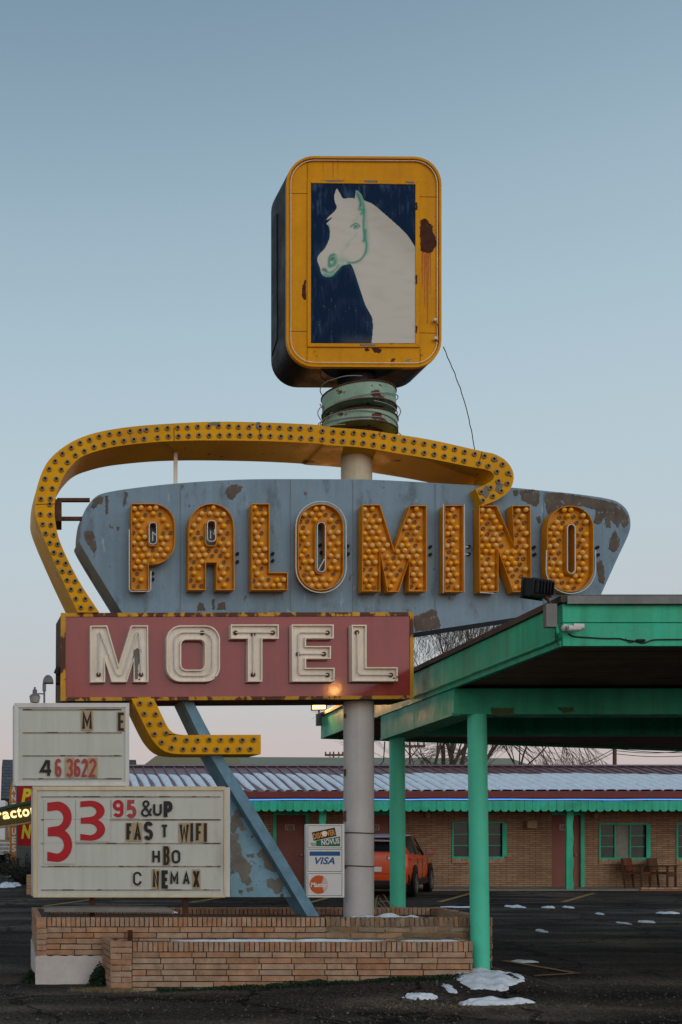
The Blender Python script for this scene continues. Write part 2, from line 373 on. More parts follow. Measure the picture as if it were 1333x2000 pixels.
def asphalt():
    m = bpy.data.materials.new('asphalt'); m.use_nodes = True; t = m.node_tree; L = t.links.new
    b = t.nodes['Principled BSDF']; b.inputs['Roughness'].default_value = .95; b.inputs['Specular IOR Level'].default_value = .08
    co = N(t, 'ShaderNodeTexCoord').outputs['Object']
    def nz(s, d=5, st=(1, 1, 1)):
        mp = N(t, 'ShaderNodeMapping'); mp.inputs['Scale'].default_value = st; L(co, mp.inputs[0])
        n = N(t, 'ShaderNodeTexNoise'); n.inputs['Scale'].default_value = s; n.inputs['Detail'].default_value = d; L(mp.outputs[0], n.inputs['Vector']); return n.outputs['Fac']
    def ramp(f, *st):
        r = N(t, 'ShaderNodeValToRGB'); e = r.color_ramp.elements
        while len(e) < len(st): e.new(.5)
        for k, (p, c) in zip(e, st): k.position = p; k.color = (*c, 1)
        L(f, r.inputs[0]); return r.outputs[0]
    a = ramp(nz(.7, 7, (.6, 1.6, 1)), (.34, (.034, .028, .025)), (.5, (.078, .063, .054)), (.6, (.14, .11, .088)), (.72, (.22, .165, .12)))
    s = ramp(nz(26, 6), (.38, (.40, .40, .40)), (.5, (.85, .85, .85)), (.6, (1, 1, 1)), (.72, (1, 1, 1)))
    v = N(t, 'ShaderNodeTexVoronoi'); v.inputs['Scale'].default_value = 34; L(co, v.inputs['Vector'])
    sp = ramp(v.outputs['Distance'], (0, (1, 1, 1)), (.10, (.5, .5, .5)), (.19, (0, 0, 0)))
    rn = N(t, 'ShaderNodeSeparateColor'); L(v.outputs['Color'], rn.inputs[0])
    th = N(t, 'ShaderNodeMath', operation='GREATER_THAN'); L(rn.outputs[0], th.inputs[0]); th.inputs[1].default_value = .6
    mm = N(t, 'ShaderNodeMath', operation='MULTIPLY'); L(sp, mm.inputs[0]); L(th.outputs[0], mm.inputs[1])
    x = N(t, 'ShaderNodeMix', data_type='RGBA', blend_type='MULTIPLY'); x.inputs[0].default_value = 1; L(a, x.inputs[6]); L(s, x.inputs[7])
    y = N(t, 'ShaderNodeMix', data_type='RGBA'); L(mm.outputs[0], y.inputs[0]); L(x.outputs[2], y.inputs[6]); y.inputs[7].default_value = (.24, .215, .19, 1)
    # brown earth showing through in patches
    z = N(t, 'ShaderNodeMix', data_type='RGBA'); L(ramp(nz(.33, 6, (1, 1.5, 1)), (.58, (0, 0, 0)), (.68, (1, 1, 1))), z.inputs[0]); L(y.outputs[2], z.inputs[6]); z.inputs[7].default_value = (.085, .055, .038, 1)
    vc = N(t, 'ShaderNodeTexVoronoi', feature='DISTANCE_TO_EDGE'); vc.inputs['Scale'].default_value = .45
    dn = N(t, 'ShaderNodeTexNoise'); dn.inputs['Scale'].default_value = 2.5; dn.inputs['Detail'].default_value = 6; L(co, dn.inputs['Vector'])
    va = N(t, 'ShaderNodeMix', data_type='RGBA', blend_type='ADD'); va.inputs[0].default_value = .9; L(co, va.inputs[6]); L(dn.outputs['Color'], va.inputs[7]); L(va.outputs[2], vc.inputs['Vector'])
    ck = ramp(vc.outputs['Distance'], (.0, (.25, .25, .25)), (.012, (.4, .4, .4)), (.022, (1, 1, 1)))
    k1 = N(t, 'ShaderNodeMix', data_type='RGBA', blend_type='MULTIPLY'); k1.inputs[0].default_value = 1; L(z.outputs[2], k1.inputs[6]); L(ck, k1.inputs[7])
    tp_ = ramp(nz(.22, 3, (.35, 1.8, 1)), (.40, (.55, .55, .56)), (.47, (1, 1, 1)), (.60, (1, 1, 1)), (.66, (1.0, 1.0, 1.0)))
    k2 = N(t, 'ShaderNodeMix', data_type='RGBA', blend_type='MULTIPLY'); k2.inputs[0].default_value = 1; L(k1.outputs[2], k2.inputs[6]); L(tp_, k2.inputs[7])
    z = k2; L(z.outputs[2], b.inputs['Base Color'])
    bp = N(t, 'ShaderNodeBump'); bp.inputs['Strength'].default_value = .9; bp.inputs['Distance'].default_value = .02
    ma = N(t, 'ShaderNodeMath', operation='ADD'); L(nz(40, 6), ma.inputs[0]); L(nz(120, 3), ma.inputs[1]); L(ma.outputs[0], bp.inputs['Height'])
    L(bp.outputs[0], b.inputs['Normal']); return m
M['asphalt'] = asphalt()
def brickwall_mat():
    m = bpy.data.materials.new('tan_brick_wall'); m.use_nodes = True; t = m.node_tree; L = t.links.new
    b = t.nodes['Principled BSDF']; b.inputs['Roughness'].default_value = .9
    tc = N(t, 'ShaderNodeTexCoord'); sp = N(t, 'ShaderNodeSeparateXYZ'); cb = N(t, 'ShaderNodeCombineXYZ')
    ad = N(t, 'ShaderNodeMath', operation='ADD')
    L(tc.outputs['Object'], sp.inputs[0]); L(sp.outputs[0], ad.inputs[0]); L(sp.outputs[1], ad.inputs[1]); L(ad.outputs[0], cb.inputs[0]); L(sp.outputs[2], cb.inputs[1])
    br = N(t, 'ShaderNodeTexBrick'); L(cb.outputs[0], br.inputs['Vector'])
    br.inputs['Scale'].default_value = 1; br.inputs['Brick Width'].default_value = .34; br.inputs['Row Height'].default_value = .062
    br.inputs['Mortar Size'].default_value = .007; br.inputs['Color1'].default_value = (.43, .27, .16, 1); br.inputs['Color2'].default_value = (.29, .165, .095, 1)
    br.inputs['Mortar'].default_value = (.085, .055, .035, 1); br.inputs['Bias'].default_value = -.3
    n = N(t, 'ShaderNodeTexNoise'); n.inputs['Scale'].default_value = 3; L(tc.outputs['Object'], n.inputs['Vector'])
    x = N(t, 'ShaderNodeMix', data_type='RGBA', blend_type='MULTIPLY'); L(n.outputs['Fac'], x.inputs[0]); L(br.outputs['Color'], x.inputs[6]); x.inputs[7].default_value = (.62, .55, .5, 1)
    L(x.outputs[2], b.inputs['Base Color'])
    bp = N(t, 'ShaderNodeBump'); bp.inputs['Strength'].default_value = .7; bp.inputs['Distance'].default_value = .01; bp.invert = True
    L(br.outputs['Fac'], bp.inputs['Height']); L(bp.outputs[0], b.inputs['Normal']); return m
M['brickwall'] = brickwall_mat()
def shingle_mat():
    m = M['slate']; t = m.node_tree; L = t.links.new; b = t.nodes['Principled BSDF']
    tc = N(t, 'ShaderNodeTexCoord'); mp = N(t, 'ShaderNodeMapping'); mp.inputs['Rotation'].default_value = (R(90), 0, 0); L(tc.outputs['Object'], mp.inputs[0])
    br = N(t, 'ShaderNodeTexBrick'); L(mp.outputs[0], br.inputs['Vector']); br.inputs['Scale'].default_value = 1
    br.inputs['Brick Width'].default_value = .3; br.inputs['Row Height'].default_value = .14; br.inputs['Mortar Size'].default_value = .012
    br.inputs['Color1'].default_value = (.10, .125, .15, 1); br.inputs['Color2'].default_value = (.075, .095, .115, 1); br.inputs['Mortar'].default_value = (.03, .04, .05, 1)
    L(br.outputs['Color'], b.inputs['Base Color'])
shingle_mat()

# ------------------------------------------------------------------ text
def bfont(txt, x0, y0, x1, y1, Y, m, parent, name='lettering', depth=.003, bold=.0, shear=0, ang=0):
    cu = bpy.data.curves.new('t', 'FONT'); cu.body = txt; cu.offset = bold; cu.shear = shear; cu.resolution_u = 4; cu.space_character = 1+bold*1.5
    o = bpy.data.objects.new('t', cu); COL.objects.link(o)
    me = bpy.data.meshes.new_from_object(o); bpy.data.objects.remove(o)
    vs = [v.co.copy() for v in me.vertices]; fs = [list(p.vertices) for p in me.polygons]; bpy.data.meshes.remove(me)
    lx = min(v.x for v in vs); hx = max(v.x for v in vs); ly = min(v.y for v in vs); hy = max(v.y for v in vs)
    cxp, cyp = (x0+x1)/2, (y0+y1)/2; ca, sa = math.cos(R(ang)), math.sin(R(ang))
    def mp(v, d):
        u = x0+(v.x-lx)/(hx-lx)*(x1-x0)-cxp; w = y1-(v.y-ly)/(hy-ly)*(y1-y0)-cyp
        return W(cxp+u*ca+w*sa, cyp-u*sa+w*ca, Y)+Vector((0, d, 0))
    mb = MB(); mb.add([mp(v, 0) for v in vs], fs); n = len(vs)
    # rim: boundary edges extruded back for real thickness
    cnt = {}
    for f in fs:
        for i in range(len(f)):
            e = (f[i], f[(i+1) % len(f)]); k = tuple(sorted(e)); cnt.setdefault(k, []).append(e)
    bd = [e[0] for e in cnt.values() if len(e) == 1]
    mb2v = [mp(v, 0) for v in vs]+[mp(v, depth) for v in vs]
    mb.v = [tuple(v) for v in mb2v]
    for a, b_ in bd: mb.f.append([a, b_, n+b_, n+a]); mb.m.append(0)
    return mb.build(name, m, parent)
def arc(cx, cy, rx, ry, a0, a1, n=12):
    return [(cx+rx*math.cos(R(a0+(a1-a0)*i/n)), cy+ry*math.sin(R(a0+(a1-a0)*i/n))) for i in range(n+1)]
GL = {
 'O': [('c', arc(.5,.72,.5,.28,0,180)+arc(.5,.28,.5,.28,180,360))],
 '3': [('o', arc(.48,.75,.5,.25,155,-90)+arc(.48,.25,.52,.25,90,-155))],
 '2': [('o', arc(.5,.74,.5,.26,170,-25)+[(0,0),(1,0)])],
 '4': [('o', [(.74,0),(.74,1)]), ('o', [(.60,1),(.02,.30),(1,.30)])],
 '5': [('o', [(.95,1),(.12,1),(.06,.56)]+arc(.46,.3,.54,.3,110,-150))],
 '6': [('o', arc(.5,.76,.5,.24,25,180)+[(0,.3)]+arc(.5,.27,.5,.27,180,520,16))],
 '&': [('o', [(1,0),(.2,.74)]+arc(.45,.82,.27,.18,200,-20,8)+[(.1,.34)]+arc(.4,.22,.38,.22,150,340,8)+[(.98,.5)])],
 'U': [('o', [(0,1),(0,.28)]+arc(.5,.28,.5,.28,180,360)+[(1,1)])],
 'P': [('o', [(0,0),(0,1),(.5,1)]+arc(.55,.74,.45,.26,85,-85,8)+[(0,.48)])],
 'F': [('o', [(0,0),(0,1),(1,1)]), ('o', [(0,.5),(.85,.5)])],
 'A': [('o', [(0,0),(.5,1),(1,0)]), ('o', [(.2,.33),(.8,.33)])],
 'S': [('o', arc(.5,.75,.5,.25,20,270)+arc(.5,.25,.5,.25,90,-160))],
 'T': [('o', [(0,1),(1,1)]), ('o', [(.5,1),(.5,0)])],
 'W': [('o', [(0,1),(.22,0),(.5,.8),(.78,0),(1,1)])],
 'I': [('o', [(.5,1),(.5,0)])],
 'H': [('o', [(0,1),(0,0)]), ('o', [(1,1),(1,0)]), ('o', [(0,.5),(1,.5)])],
 'B': [('c', [(0,0),(0,1),(.5,1)]+arc(.5,.76,.45,.24,80,-80,6)+arc(.5,.26,.5,.26,80,-80,6)+[(.5,0)]), ('o', [(0,.51),(.6,.51)])],
 'C': [('o', arc(.5,.72,.5,.28,0,180)+arc(.5,.28,.5,.28,180,360))],
 'N': [('o', [(0,0),(0,1),(1,0),(1,1)])],
 'E': [('o', [(1,1),(0,1),(0,0),(1,0)]), ('o', [(0,.5),(.85,.5)])],
 'M': [('o', [(0,0),(0,1),(.5,.3),(1,1),(1,0)])],
 'X': [('o', [(0,0),(1,1)]), ('o', [(0,1),(1,0)])],
}
GL['9'] = [('o', [(1-x, 1-y) for x, y in GL['6'][0][1]])]
def ribbon(mb, pts, w, Y, closed, depth=.002):
    P = [Vector(p) for p in pts]; n = len(P); A = []; B = []
    for i in range(n):
        a = P[i]-P[i-1] if (i > 0 or closed) else P[1]-P[0]
        b = P[(i+1) % n]-P[i] if (i < n-1 or closed) else a
        if a.length < 1e-6: a = b
        if b.length < 1e-6: b = a
        a = a.normalized(); b = b.normalized(); na = Vector((-a.y, a.x)); nb = Vector((-b.y, b.x)); m = na+nb
        if m.length < .2: m = na
        m.normalize(); k = max(.42, m.dot(na)); A.append(P[i]+m*w/2/k); B.append(P[i]-m*w/2/k)
    vs = [W(p.x, p.y, Y-.0005*i/n) for i, p in enumerate(A)]+[W(p.x, p.y, Y-.0005*i/n) for i, p in enumerate(B)]; vs += [v+Vector((0, depth, 0)) for v in vs]
    fs = []
    for i in range(n if closed else n-1):
        j = (i+1) % n
        fs += [(i, j, n+j, n+i), (i, j, 2*n+j, 2*n+i), (n+i, n+j, 3*n+j, 3*n+i)]
    if not closed: fs += [(0, n, 3*n, 2*n), (n-1, 2*n-1, 4*n-1, 3*n-1)]
    mb.add(vs, fs)
def glyph(ch, x0, y0, x1, y1, w, Y, m, parent, name='letter'):
    mb = MB(); h = w/2; k = 0
    for ty, pts in GL[ch]:
        q = [(x0+h+(x1-x0-2*h)*x, y1-h-(y1-y0-2*h)*y) for x, y in pts]
        if ch == 'I': q = [((x0+x1)/2, y0), ((x0+x1)/2, y1)]
        if ty == 'o' and len(q) <= 5 and ch not in 'I':   # square ends reach the box
            pass
        ribbon(mb, q, w, Y-k*.0006, ty == 'c'); k += 1
    return mb.build(name, m, parent)

# ================================================================== GROUND
xs = [-900, -300, -120, -50, -25, -12, -6, -3]+[-2.5+i*.13 for i in range(86)]+[9.5, 12, 15, 20, 30, 50, 100, 300, 900]
ys = [-60, -15, 0, 5, 7]+[8+i*.10 for i in range(62)]+[15, 17, 20, 24, 28, 32, 40, 60, 100, 200, 500, 1500]
mb = MB(); vs = []
for y in ys:
    for x in xs:
        z = gz(x, y)
        if 8 < y < 14.2 and -2.6 < x < 8.7: z += .010*noise.noise(Vector((x*2.3, y*2.3, 0)))+.006*noise.noise(Vector((x*9, y*9, 3)))
        vs.append((x, y, z))
nx = len(xs)
mb.add(vs, [(j*nx+i, j*nx+i+1, (j+1)*nx+i+1, (j+1)*nx+i) for j in range(len(ys)-1) for i in range(nx-1)])
struct(mb.build('ground', M['asphalt'], angle=180))
# loose gravel near the planter
rnd = random.Random(3); mb = MB()
for _ in range(5200):
    y = 8.9+rnd.random()**1.3*3.2; x = rnd.uniform(-1.2, 7.4)
    if 10.95 < y < 13 and -.4 < x < 4.9: continue
    r = rnd.uniform(.003, .010)*(1.9 if rnd.random() < .04 else 1); z = gz(x, y)+r*.4
    c = Vector((x, y, z)); a = rnd.random()*6
    ring = [c+Vector((math.cos(a+q*1.57)*r*rnd.uniform(.8, 1.3), math.sin(a+q*1.57)*r, 0)) for q in range(4)]
    mb.add([c+Vector((0, 0, r*.8))]+ring+[c-Vector((0, 0, r))], [(0,1,2),(0,2,3),(0,3,4),(0,4,1),(5,2,1),(5,3,2),(5,4,3),(5,1,4)])
o = mb.build('gravel', mat('gravel_stone', (.15, .13, .11), .9, .3, 9, island=.75), recalc=False)
tag(o, kind='stuff'); tag(o, 'loose grey gravel scattered on the asphalt in front of the brick planter', 'gravel')
# walkway by the motel
struct(MB().box((0.6, 30.35, .004), (26, 31.62, .055)).build('walkway', M['concrete'], bevel=.01))
# low brick edging of the walkway at the right
# yellow parking lines
def line(a, b, w, dz=.004, seg=16):
    a = G(*a); b = G(*b); d = (b-a); d.z = 0; n = Vector((-d.y, d.x, 0)).normalized()*w/2
    mb = MB(); vs = []
    for i in range(seg+1):
        p = a+(b-a)*i/seg
        for s_ in (1, -1):
            q = p+n*s_*(1+.12*noise.noise(p*4)); vs.append((q.x, q.y, gz(q.x, q.y)+.014 if q.y < 14 else dz))
    mb.add(vs, [(2*i, 2*i+1, 2*i+3, 2*i+2) for i in range(seg)])
    o = mb.build('parking_line', M['road_yellow']); o['kind'] = 'structure'; return o
line((858, 1762), (938, 1740), .13); line((1100, 1762), (1160, 1744.5), .13); line((86, 1770), (180, 1757), .12)
line((372, 1763), (452, 1750), .12); line((606, 1763), (668, 1746), .12)
line((985, 1878), (1130, 1903.5), .09); line((1045, 1907.5), (1130, 1903), .06)

# ================================================================== PLANTER (brick, two tiers)
def bricks(mb, mo, A, U, Nn, length, z0, z1, rows=None, ch=.0605, bl=.335, j=.009, sold=.105, zt=None, depth=.05, seed=1, jit=.0022, solider_w=.052):
    """facing of real bricks: A start, U along the wall, Nn out of the wall"""
    rn = random.Random(seed); U = Vector(U).normalized(); Nn = Vector(Nn).normalized(); A = Vector(A)
    def blk(u0, u1, za, zb, pr):
        p0 = A+U*u0; p1 = A+U*u1
        q = [p0+Nn*pr, p1+Nn*pr, p1-Nn*depth, p0-Nn*depth]
        vs = [Vector((p.x+rn.uniform(-jit, jit), p.y+rn.uniform(-jit, jit), za+rn.uniform(-jit, jit))) for p in q]+[Vector((p.x+rn.uniform(-jit, jit), p.y+rn.uniform(-jit, jit), zb+rn.uniform(-jit, jit))) for p in q]
        mb.add(vs, [(0,3,2,1),(4,5,6,7),(0,1,5,4),(1,2,6,5),(2,3,7,6),(3,0,4,7)])
    zt = z1-sold if sold else z1
    if sold:
        u = 0.0
        while u < length-.01:
            w = min(solider_w*rn.uniform(.93, 1.07), length-u); blk(u+j/2, u+w-j/2, zt+j, z1, .012+rn.uniform(-.003, .004)); u += w
    z = zt; r = 0
    while z-ch > z0-ch*.9:
        zb = max(z-ch, z0-.02); u = -bl*(.5 if r % 2 else .02)-rn.uniform(0, .06)
        while u < length:
            w = bl if rn.random() > .16 else bl*.45
            a, b_ = max(0, u), min(length, u+w)
            if b_-a > .02: blk(a+(j/2 if a > 0 else -.0), b_-(j/2 if b_ < length else 0), zb+j, z, .008+rn.uniform(-.004, .006))
            u += w
        z -= ch; r += 1
# rear (upper) box
pl = root('brick_planter', (2.2, 11.5, 0), 'two-tiered tan brick planter under the motel sign, with a white plastered lower left corner', 'planter')
YR, YB = 11.5, 13.1; TZ = .713
a0 = Vector(((73.6-CX)/F*YR, YR, 0)); xR = (960-CX)/F*11.5
b0 = Vector((a0.x-.09, YB, 0)); xRf = xR
mm_ = MB(); t = .10
def wallbox(mb, p, q, th, z0, z1):
    p, q = Vector(p), Vector(q); d = (q-p).normalized(); n = Vector((-d.y, d.x, 0))*th
    mb.prism([[(p.x, p.y, z0), (q.x, q.y, z0), (q.x+n.x, q.y+n.y, z0), (p.x+n.x, p.y+n.y, z0)]], (0, 0, z1-z0))
Rf = Vector((xRf, YR, 0)); Rb = Vector((xRf, YB, 0))
wallbox(mm_, a0, Rf, .16, -.1, TZ-.012); mm_.build('upper_front_core', M['mortar'], pl)
mm2 = MB(); wallbox(mm2, b0+Vector((.006, -.16, 0)), a0+Vector((.006, .163, 0)), .0, -.1, TZ) if False else None
mm2.prism([[(a0.x+.004, a0.y+.165, -.1), (b0.x+.004, b0.y-.165, -.1), (b0.x+.16, b0.y-.165, -.1), (a0.x+.16, a0.y+.165, -.1)]], (0, 0, TZ-.015+.1)); mm2.build('upper_side_core', M['mortar'], pl)
mm2 = MB(); mm2.box((b0.x, YB-.16, -.1), (xRf, YB, TZ-.016)); mm2.build('upper_back_core', M['mortar'], pl)
mm2 = MB(); mm2.box((xRf-.155, YR+.165, -.1), (xRf-.005, YB-.165, TZ-.018)); mm2.build('upper_end_core', M['brick_grey'], pl)
mb = MB(); L1 = 2.98
bricks(mb, None, a0+Vector((.10, 0, 0)), (1, 0, 0), (0, -1, 0), L1, .30, TZ, seed=5)
mb.build('upper_front_brick', M['brick'], pl, bevel=.002)
mb = MB(); mb.box((a0.x-.01, YR-.014, TZ-.112), (a0.x+.096, YR+.05, TZ), jit=.003)
z = TZ-.116; k = 0
while z > .31:
    w = .10 if k % 2 else .098; mb.box((a0.x-.008, YR-.010, z-.055), (a0.x+w, YR+.05, z), jit=.002); z -= .0605; k += 1
bricks(mb, None, b0+Vector((0, 0, 0)), (a0-b0), (-1, 0, 0), (a0-b0).length-.06, .30, TZ, seed=9)
mb.build('upper_corner_brick', M['brick'], pl, bevel=.002)
mb = MB(); bricks(mb, None, a0+Vector((.10+L1, 0, 0)), (1, 0, 0), (0, -1, 0), Rf.x-a0.x-.10-L1, .30, TZ, seed=6, jit=.009, bl=.28)
tag(mb.build('patched_front_brick', M['brick_grey'], pl, bevel=.004), 'cement smeared patched brickwork')
mb = MB(); mb.box((a0.x+.1+L1+.02, YR-.0015, .31), (Rf.x-.004, YR-.0005, TZ-.02)); mb.build('smeared_mortar', M['mortar_grey'], pl)
mb = MB(); bricks(mb, None, Rf+Vector((0, 0, 0)), (0, 1, 0), (1, 0, 0), YB-YR, 0, TZ, seed=16, jit=.006)
bricks(mb, None, (xRf, YB, 0), (-1, 0, 0), (0, 1, 0), xRf-b0.x, 0, TZ, seed=17)
bricks(mb, None, (b0.x+.16, YB-.16, 0), (1, 0, 0), (0, -1, 0), xRf-b0.x-.32, .5, TZ, seed=18)
mb.build('upper_back_brick', M['brick'], pl)
# plaster base at the left
mb = MB(); P = [(-.245, -.05), (.62, -.05), (.62, .315)]
top = [(.62-.86*i/16, .312+.006*math.sin(i*2.1)) for i in range(17)]
mb.prism([[(x, YR-.022, z) for x, z in [(a0.x-.02, -.06), (.60, -.06)]+[(.60-(.60-a0.x+.02)*i/16, .305+.007*math.sin(i*2.3)) for i in range(17)]]], (0, .02, 0))
mb.prism([[(a0.x-.022, YR-.02, -.06), (b0.x-.022, YB, -.06), (b0.x-.022, YB, .33), (b0.x+.5*(a0.x-b0.x)-.022, (YR+YB)/2, .31), (a0.x-.022, YR-.02, .28)]], (.02, 0, 0))
mb.build('plaster_base', M['plaster'], pl)
mb = MB(); mb.box((b0.x+.17, YR+.16, .5), (xRf-.16, YB-.16, .64), jit=.01); mb.build('soil', M['soil'], pl)
# front (lower) box
YF = 11.0; FZ = 1.6-(1840-1630)/F*YF
f0 = Vector(((218-CX)/F*YF, YF, 0)); f1 = Vector(((922-CX)/F*YF, YF, 0)); g0 = Vector((f0.x-.066, YR-.03, 0))
mb = MB(); mb.box((f0.x+.01, YF+.0, -.1), (f1.x, YF+.14, FZ-.012)); mb.build('lower_front_core', M['mortar'], pl)
mb = MB(); mb.prism([[(f0.x+.006, YF+.142, -.1), (g0.x+.006, YR-.03, -.1), (g0.x+.14, YR-.03, -.1), (f0.x+.14, YF+.142, -.1)]], (0, 0, FZ+.085)); mb.build('lower_side_core', M['mortar'], pl)
mb = MB(); mb.box((f1.x-.14, YF+.142, -.1), (f1.x-.004, YR-.03, FZ-.02)); mb.build('lower_end_core', M['mortar'], pl)
mb = MB(); bricks(mb, None, f0+Vector((.215, 0, 0)), (1, 0, 0), (0, -1, 0), f1.x-f0.x-.215, -.03, FZ, seed=21)
mb.build('lower_front_brick', M['brick'], pl, bevel=.002)
mb = MB(); z = FZ+.004; k = 0
mb.box((f0.x-.01, YF-.016, z-.055), (f0.x+.103, YF+.12, z), jit=.006); mb.box((f0.x+.104, YF-.016, z-.052), (f0.x+.207, YF+.12, z-.002), jit=.007)
z -= .061
while z > -.04:
    w = [.209, .10][k % 2] if k else .209
    mb.box((f0.x-.010, YF-.012, z-.054), (f0.x+w, YF+.05, z), jit=.003)
    if w < .2: mb.box((f0.x+w+.006, YF-.01, z-.054), (f0.x+.209, YF+.05, z), jit=.003)
    z -= .0605; k += 1
bricks(mb, None, g0, (f0-g0), (-1, 0, 0), (f0-g0).length, -.03, FZ+.01, seed=25, sold=0)
mb.build('lower_corner_brick', M['brick'], pl, bevel=.003)
mb = MB(); bricks(mb, None, f1, (0, 1, 0), (1, 0, 0), YR-YF-.04, -.03, FZ, seed=26); mb.build('lower_end_brick', M['brick'], pl)
mb = MB(); mb.box((f0.x+.15, YF+.145, .30), (f1.x-.145, YR-.02, FZ-.035), jit=.008); mb.build('soil', M['soil'], pl)
# slab lying on the rear rim
mb = MB(); pts = [(87, 1782), (86, 1774.5), (180, 1773), (330, 1774.5), (338, 1777), (341, 1783)]
mb.prism([PX(pts, 11.52)], (-.01, .28, .004)); o = mb.build('concrete_slab', M['concrete'], bevel=.006)
tag(o, 'thin grey concrete slab lying along the top left rim of the brick planter', 'slab')
# small steel stub between the tiers
mb = MB(); mb.box((.735, 11.40, .40), (.785, 11.44, .585)); mb.build('steel_stub', M['rust'])
tag(bpy.data.objects['steel_stub'], 'short rusty steel stub standing between the two planter tiers', 'steel stub')

# ------------------------------------------------------------------ snow
def snow(cx, cy, rx, ry, h, label, seed, base=None, n=44, rings=7, shape=None):
    """height field kept only where snow is left, so the rim is ragged"""
    mb = MB(); nx_ = 64 if n > 40 else 34; ny_ = max(14, int(nx_*min(1, ry/rx*1.3))); fx, fy = 3.2/max(rx, .15)*.55, 2.6/max(ry, .1)*.42; H = {}
    for j in range(ny_+1):
        for i in range(nx_+1):
            u = -1.25+2.5*i/nx_; v = -1.25+2.5*j/ny_; x = cx+u*rx; y = cy+v*ry
            q = noise.noise(Vector((u*1.7, v*1.7, seed*2.7)))*.75+noise.noise(Vector((u*4.5, v*4.5, seed*1.9)))*.38+noise.noise(Vector((u*11, v*11, seed)))*.14
            H[i, j] = (x, y, 1-(u*u+v*v)**.9+q*1.1)
    idx = {}; vs = []; fs = []
    def vid(i, j):
        if (i, j) not in idx:
            x, y, k = H[i, j]; g = gz(x, y) if base is None else base
            z = g+(h*(min(1, k*1.1)**.62)*(.85+.5*noise.noise(Vector((x*7, y*7, seed)))) if k > 0 else max(-.02, k*.12)); idx[i, j] = len(vs); vs.append((x, y, z+.006))
        return idx[i, j]
    for j in range(ny_):
        for i in range(nx_):
            if max(H[i, j][2], H[i+1, j][2], H[i, j+1][2], H[i+1, j+1][2]) > 0: fs.append((vid(i, j), vid(i+1, j), vid(i+1, j+1), vid(i, j+1)))
    mb.add(vs, fs); o = mb.build('snow_patch', M['snow'], angle=180, recalc=False)
    tag(o, label, 'snow patch', 'snow patches left on the lot'); return o
def psnow(x0, x1, y0, y1, h, label, seed, **k):
    a = G(x0, y1); b = G(x1, y1); f = G((x0+x1)/2, y0+ (y1-y0)*.25)
    w = (b.x-a.x)/2; d = max(.06, abs(f.y-a.y))
    return snow((a.x+b.x)/2, a.y+d*.70, w*(.95 if y1 > 1850 else .68), d*(.60 if y1 > 1850 else .36), h, label, seed, **k)
psnow(905, 1010, 1897, 1917, .05, 'lumpy snow patch heaped against the foot of the tall front green column', 2)
psnow(879, 902, 1912, 1920, .02, 'small snow scrap beside the weeds at the right end of the planter wall', 5)
psnow(792, 866, 1935, 1949, .045, 'small snow patch in front of the planter, left of the largest foreground one', 3)
psnow(898, 1048, 1947, 1964, .055, 'largest foreground snow patch, nearest the camera and right of the planter', 4)
for i, (x0, x1, y0, y1, lb) in enumerate([
    (1008, 1051, 1768, 1775, 'low snow strip far out on the lot below the plain brick wall beside the door'),
    (1070, 1100, 1771, 1775, 'tiny snow scrap on the lot left of the numbered door post'),
    (1115, 1137, 1771, 1775, 'tiny snow scrap on the lot right of the wavy door post'),
    (1180, 1192, 1784, 1788, 'speck of snow alone on the asphalt below the second window'),
    (1229, 1252, 1800, 1807, 'small snow lump on the asphalt, left one of the pair below the chairs'),
    (1262, 1300, 1799, 1804, 'long snow sliver on the asphalt, right one of the pair below the chairs'),
    (1293, 1350, 1782, 1786, 'flat snow strip running out of the right edge of the photo'),
    (1072, 1088, 1816, 1824, 'lone snow lump in the middle of the dark asphalt right of the green column'),
    (860, 968, 1770, 1774, 'long thin snow strip just behind the front green column'),
    (1010, 1058, 1876, 1881, 'faint thin snow smear beside the near yellow lines'),
    (-20, 42, 1724, 1737, 'snow bank at the left edge, in front of the shrub'),
    (10, 42, 1707, 1716, 'small snow bank behind the larger one at the left edge')]):
    psnow(x0, x1, y0, y1, (.035, .015)[i in (4, 8, 9)] if i < 10 else .10, lb, 11+i, n=36, rings=5)
# snow strips on the planter
mb = MB()
def strip(mb, x0, x1, Y, z, w, h, seed):
    n = 120; rows = 5; vs = []
    for i in range(n+1):
        u = i/n; x = x0+(x1-x0)*u; e = min(1, 6*min(u, 1-u)+.1)
        for k in range(rows+1):
            t = k/rows; hh = h*e*math.sin(math.pi*t)*(1+.6*noise.noise(Vector((x*7, t, seed))))
            vs.append((x, Y+w*(t-.5)*e*(1+.3*noise.noise(Vector((x*5, 9, seed)))), z+hh))
    r = rows+1; mb.add(vs, [(i*r+k, i*r+k+1, (i+1)*r+k+1, (i+1)*r+k) for i in range(n) for k in range(rows)])
strip(mb, (335-CX)/F*YF, (760-CX)/F*YF, YF+.10, FZ,   .12, .018, 1); o = mb.build('snow_strip', M['snow'], angle=180)
tag(o, 'long snow strip lying on the rim of the lower planter tier', 'snow strip', 'snow on the planter rims')
mb = MB(); strip(mb, (788-CX)/F*YF, (908-CX)/F*YF, YF+.10, FZ, .10, .014, 2); o = mb.build('snow_strip', M['snow'], angle=180)
tag(o, 'short snow strip at the right end of the lower planter rim', 'snow strip', 'snow on the planter rims')
mb = MB(); strip(mb, (272-CX)/F*YR, (352-CX)/F*YR, YR+.2, TZ+.035, .12, .03, 3); o = mb.build('snow_strip', M['snow'], angle=180)
tag(o, 'snow strip on the end of the concrete slab on the planter', 'snow strip', 'snow on the planter rims')
mb = MB(); strip(mb, (650-CX)/F*12, (840-CX)/F*12, 11.75, .64, .22, .075, 4); o = mb.build('snow_strip', M['snow'], angle=180)
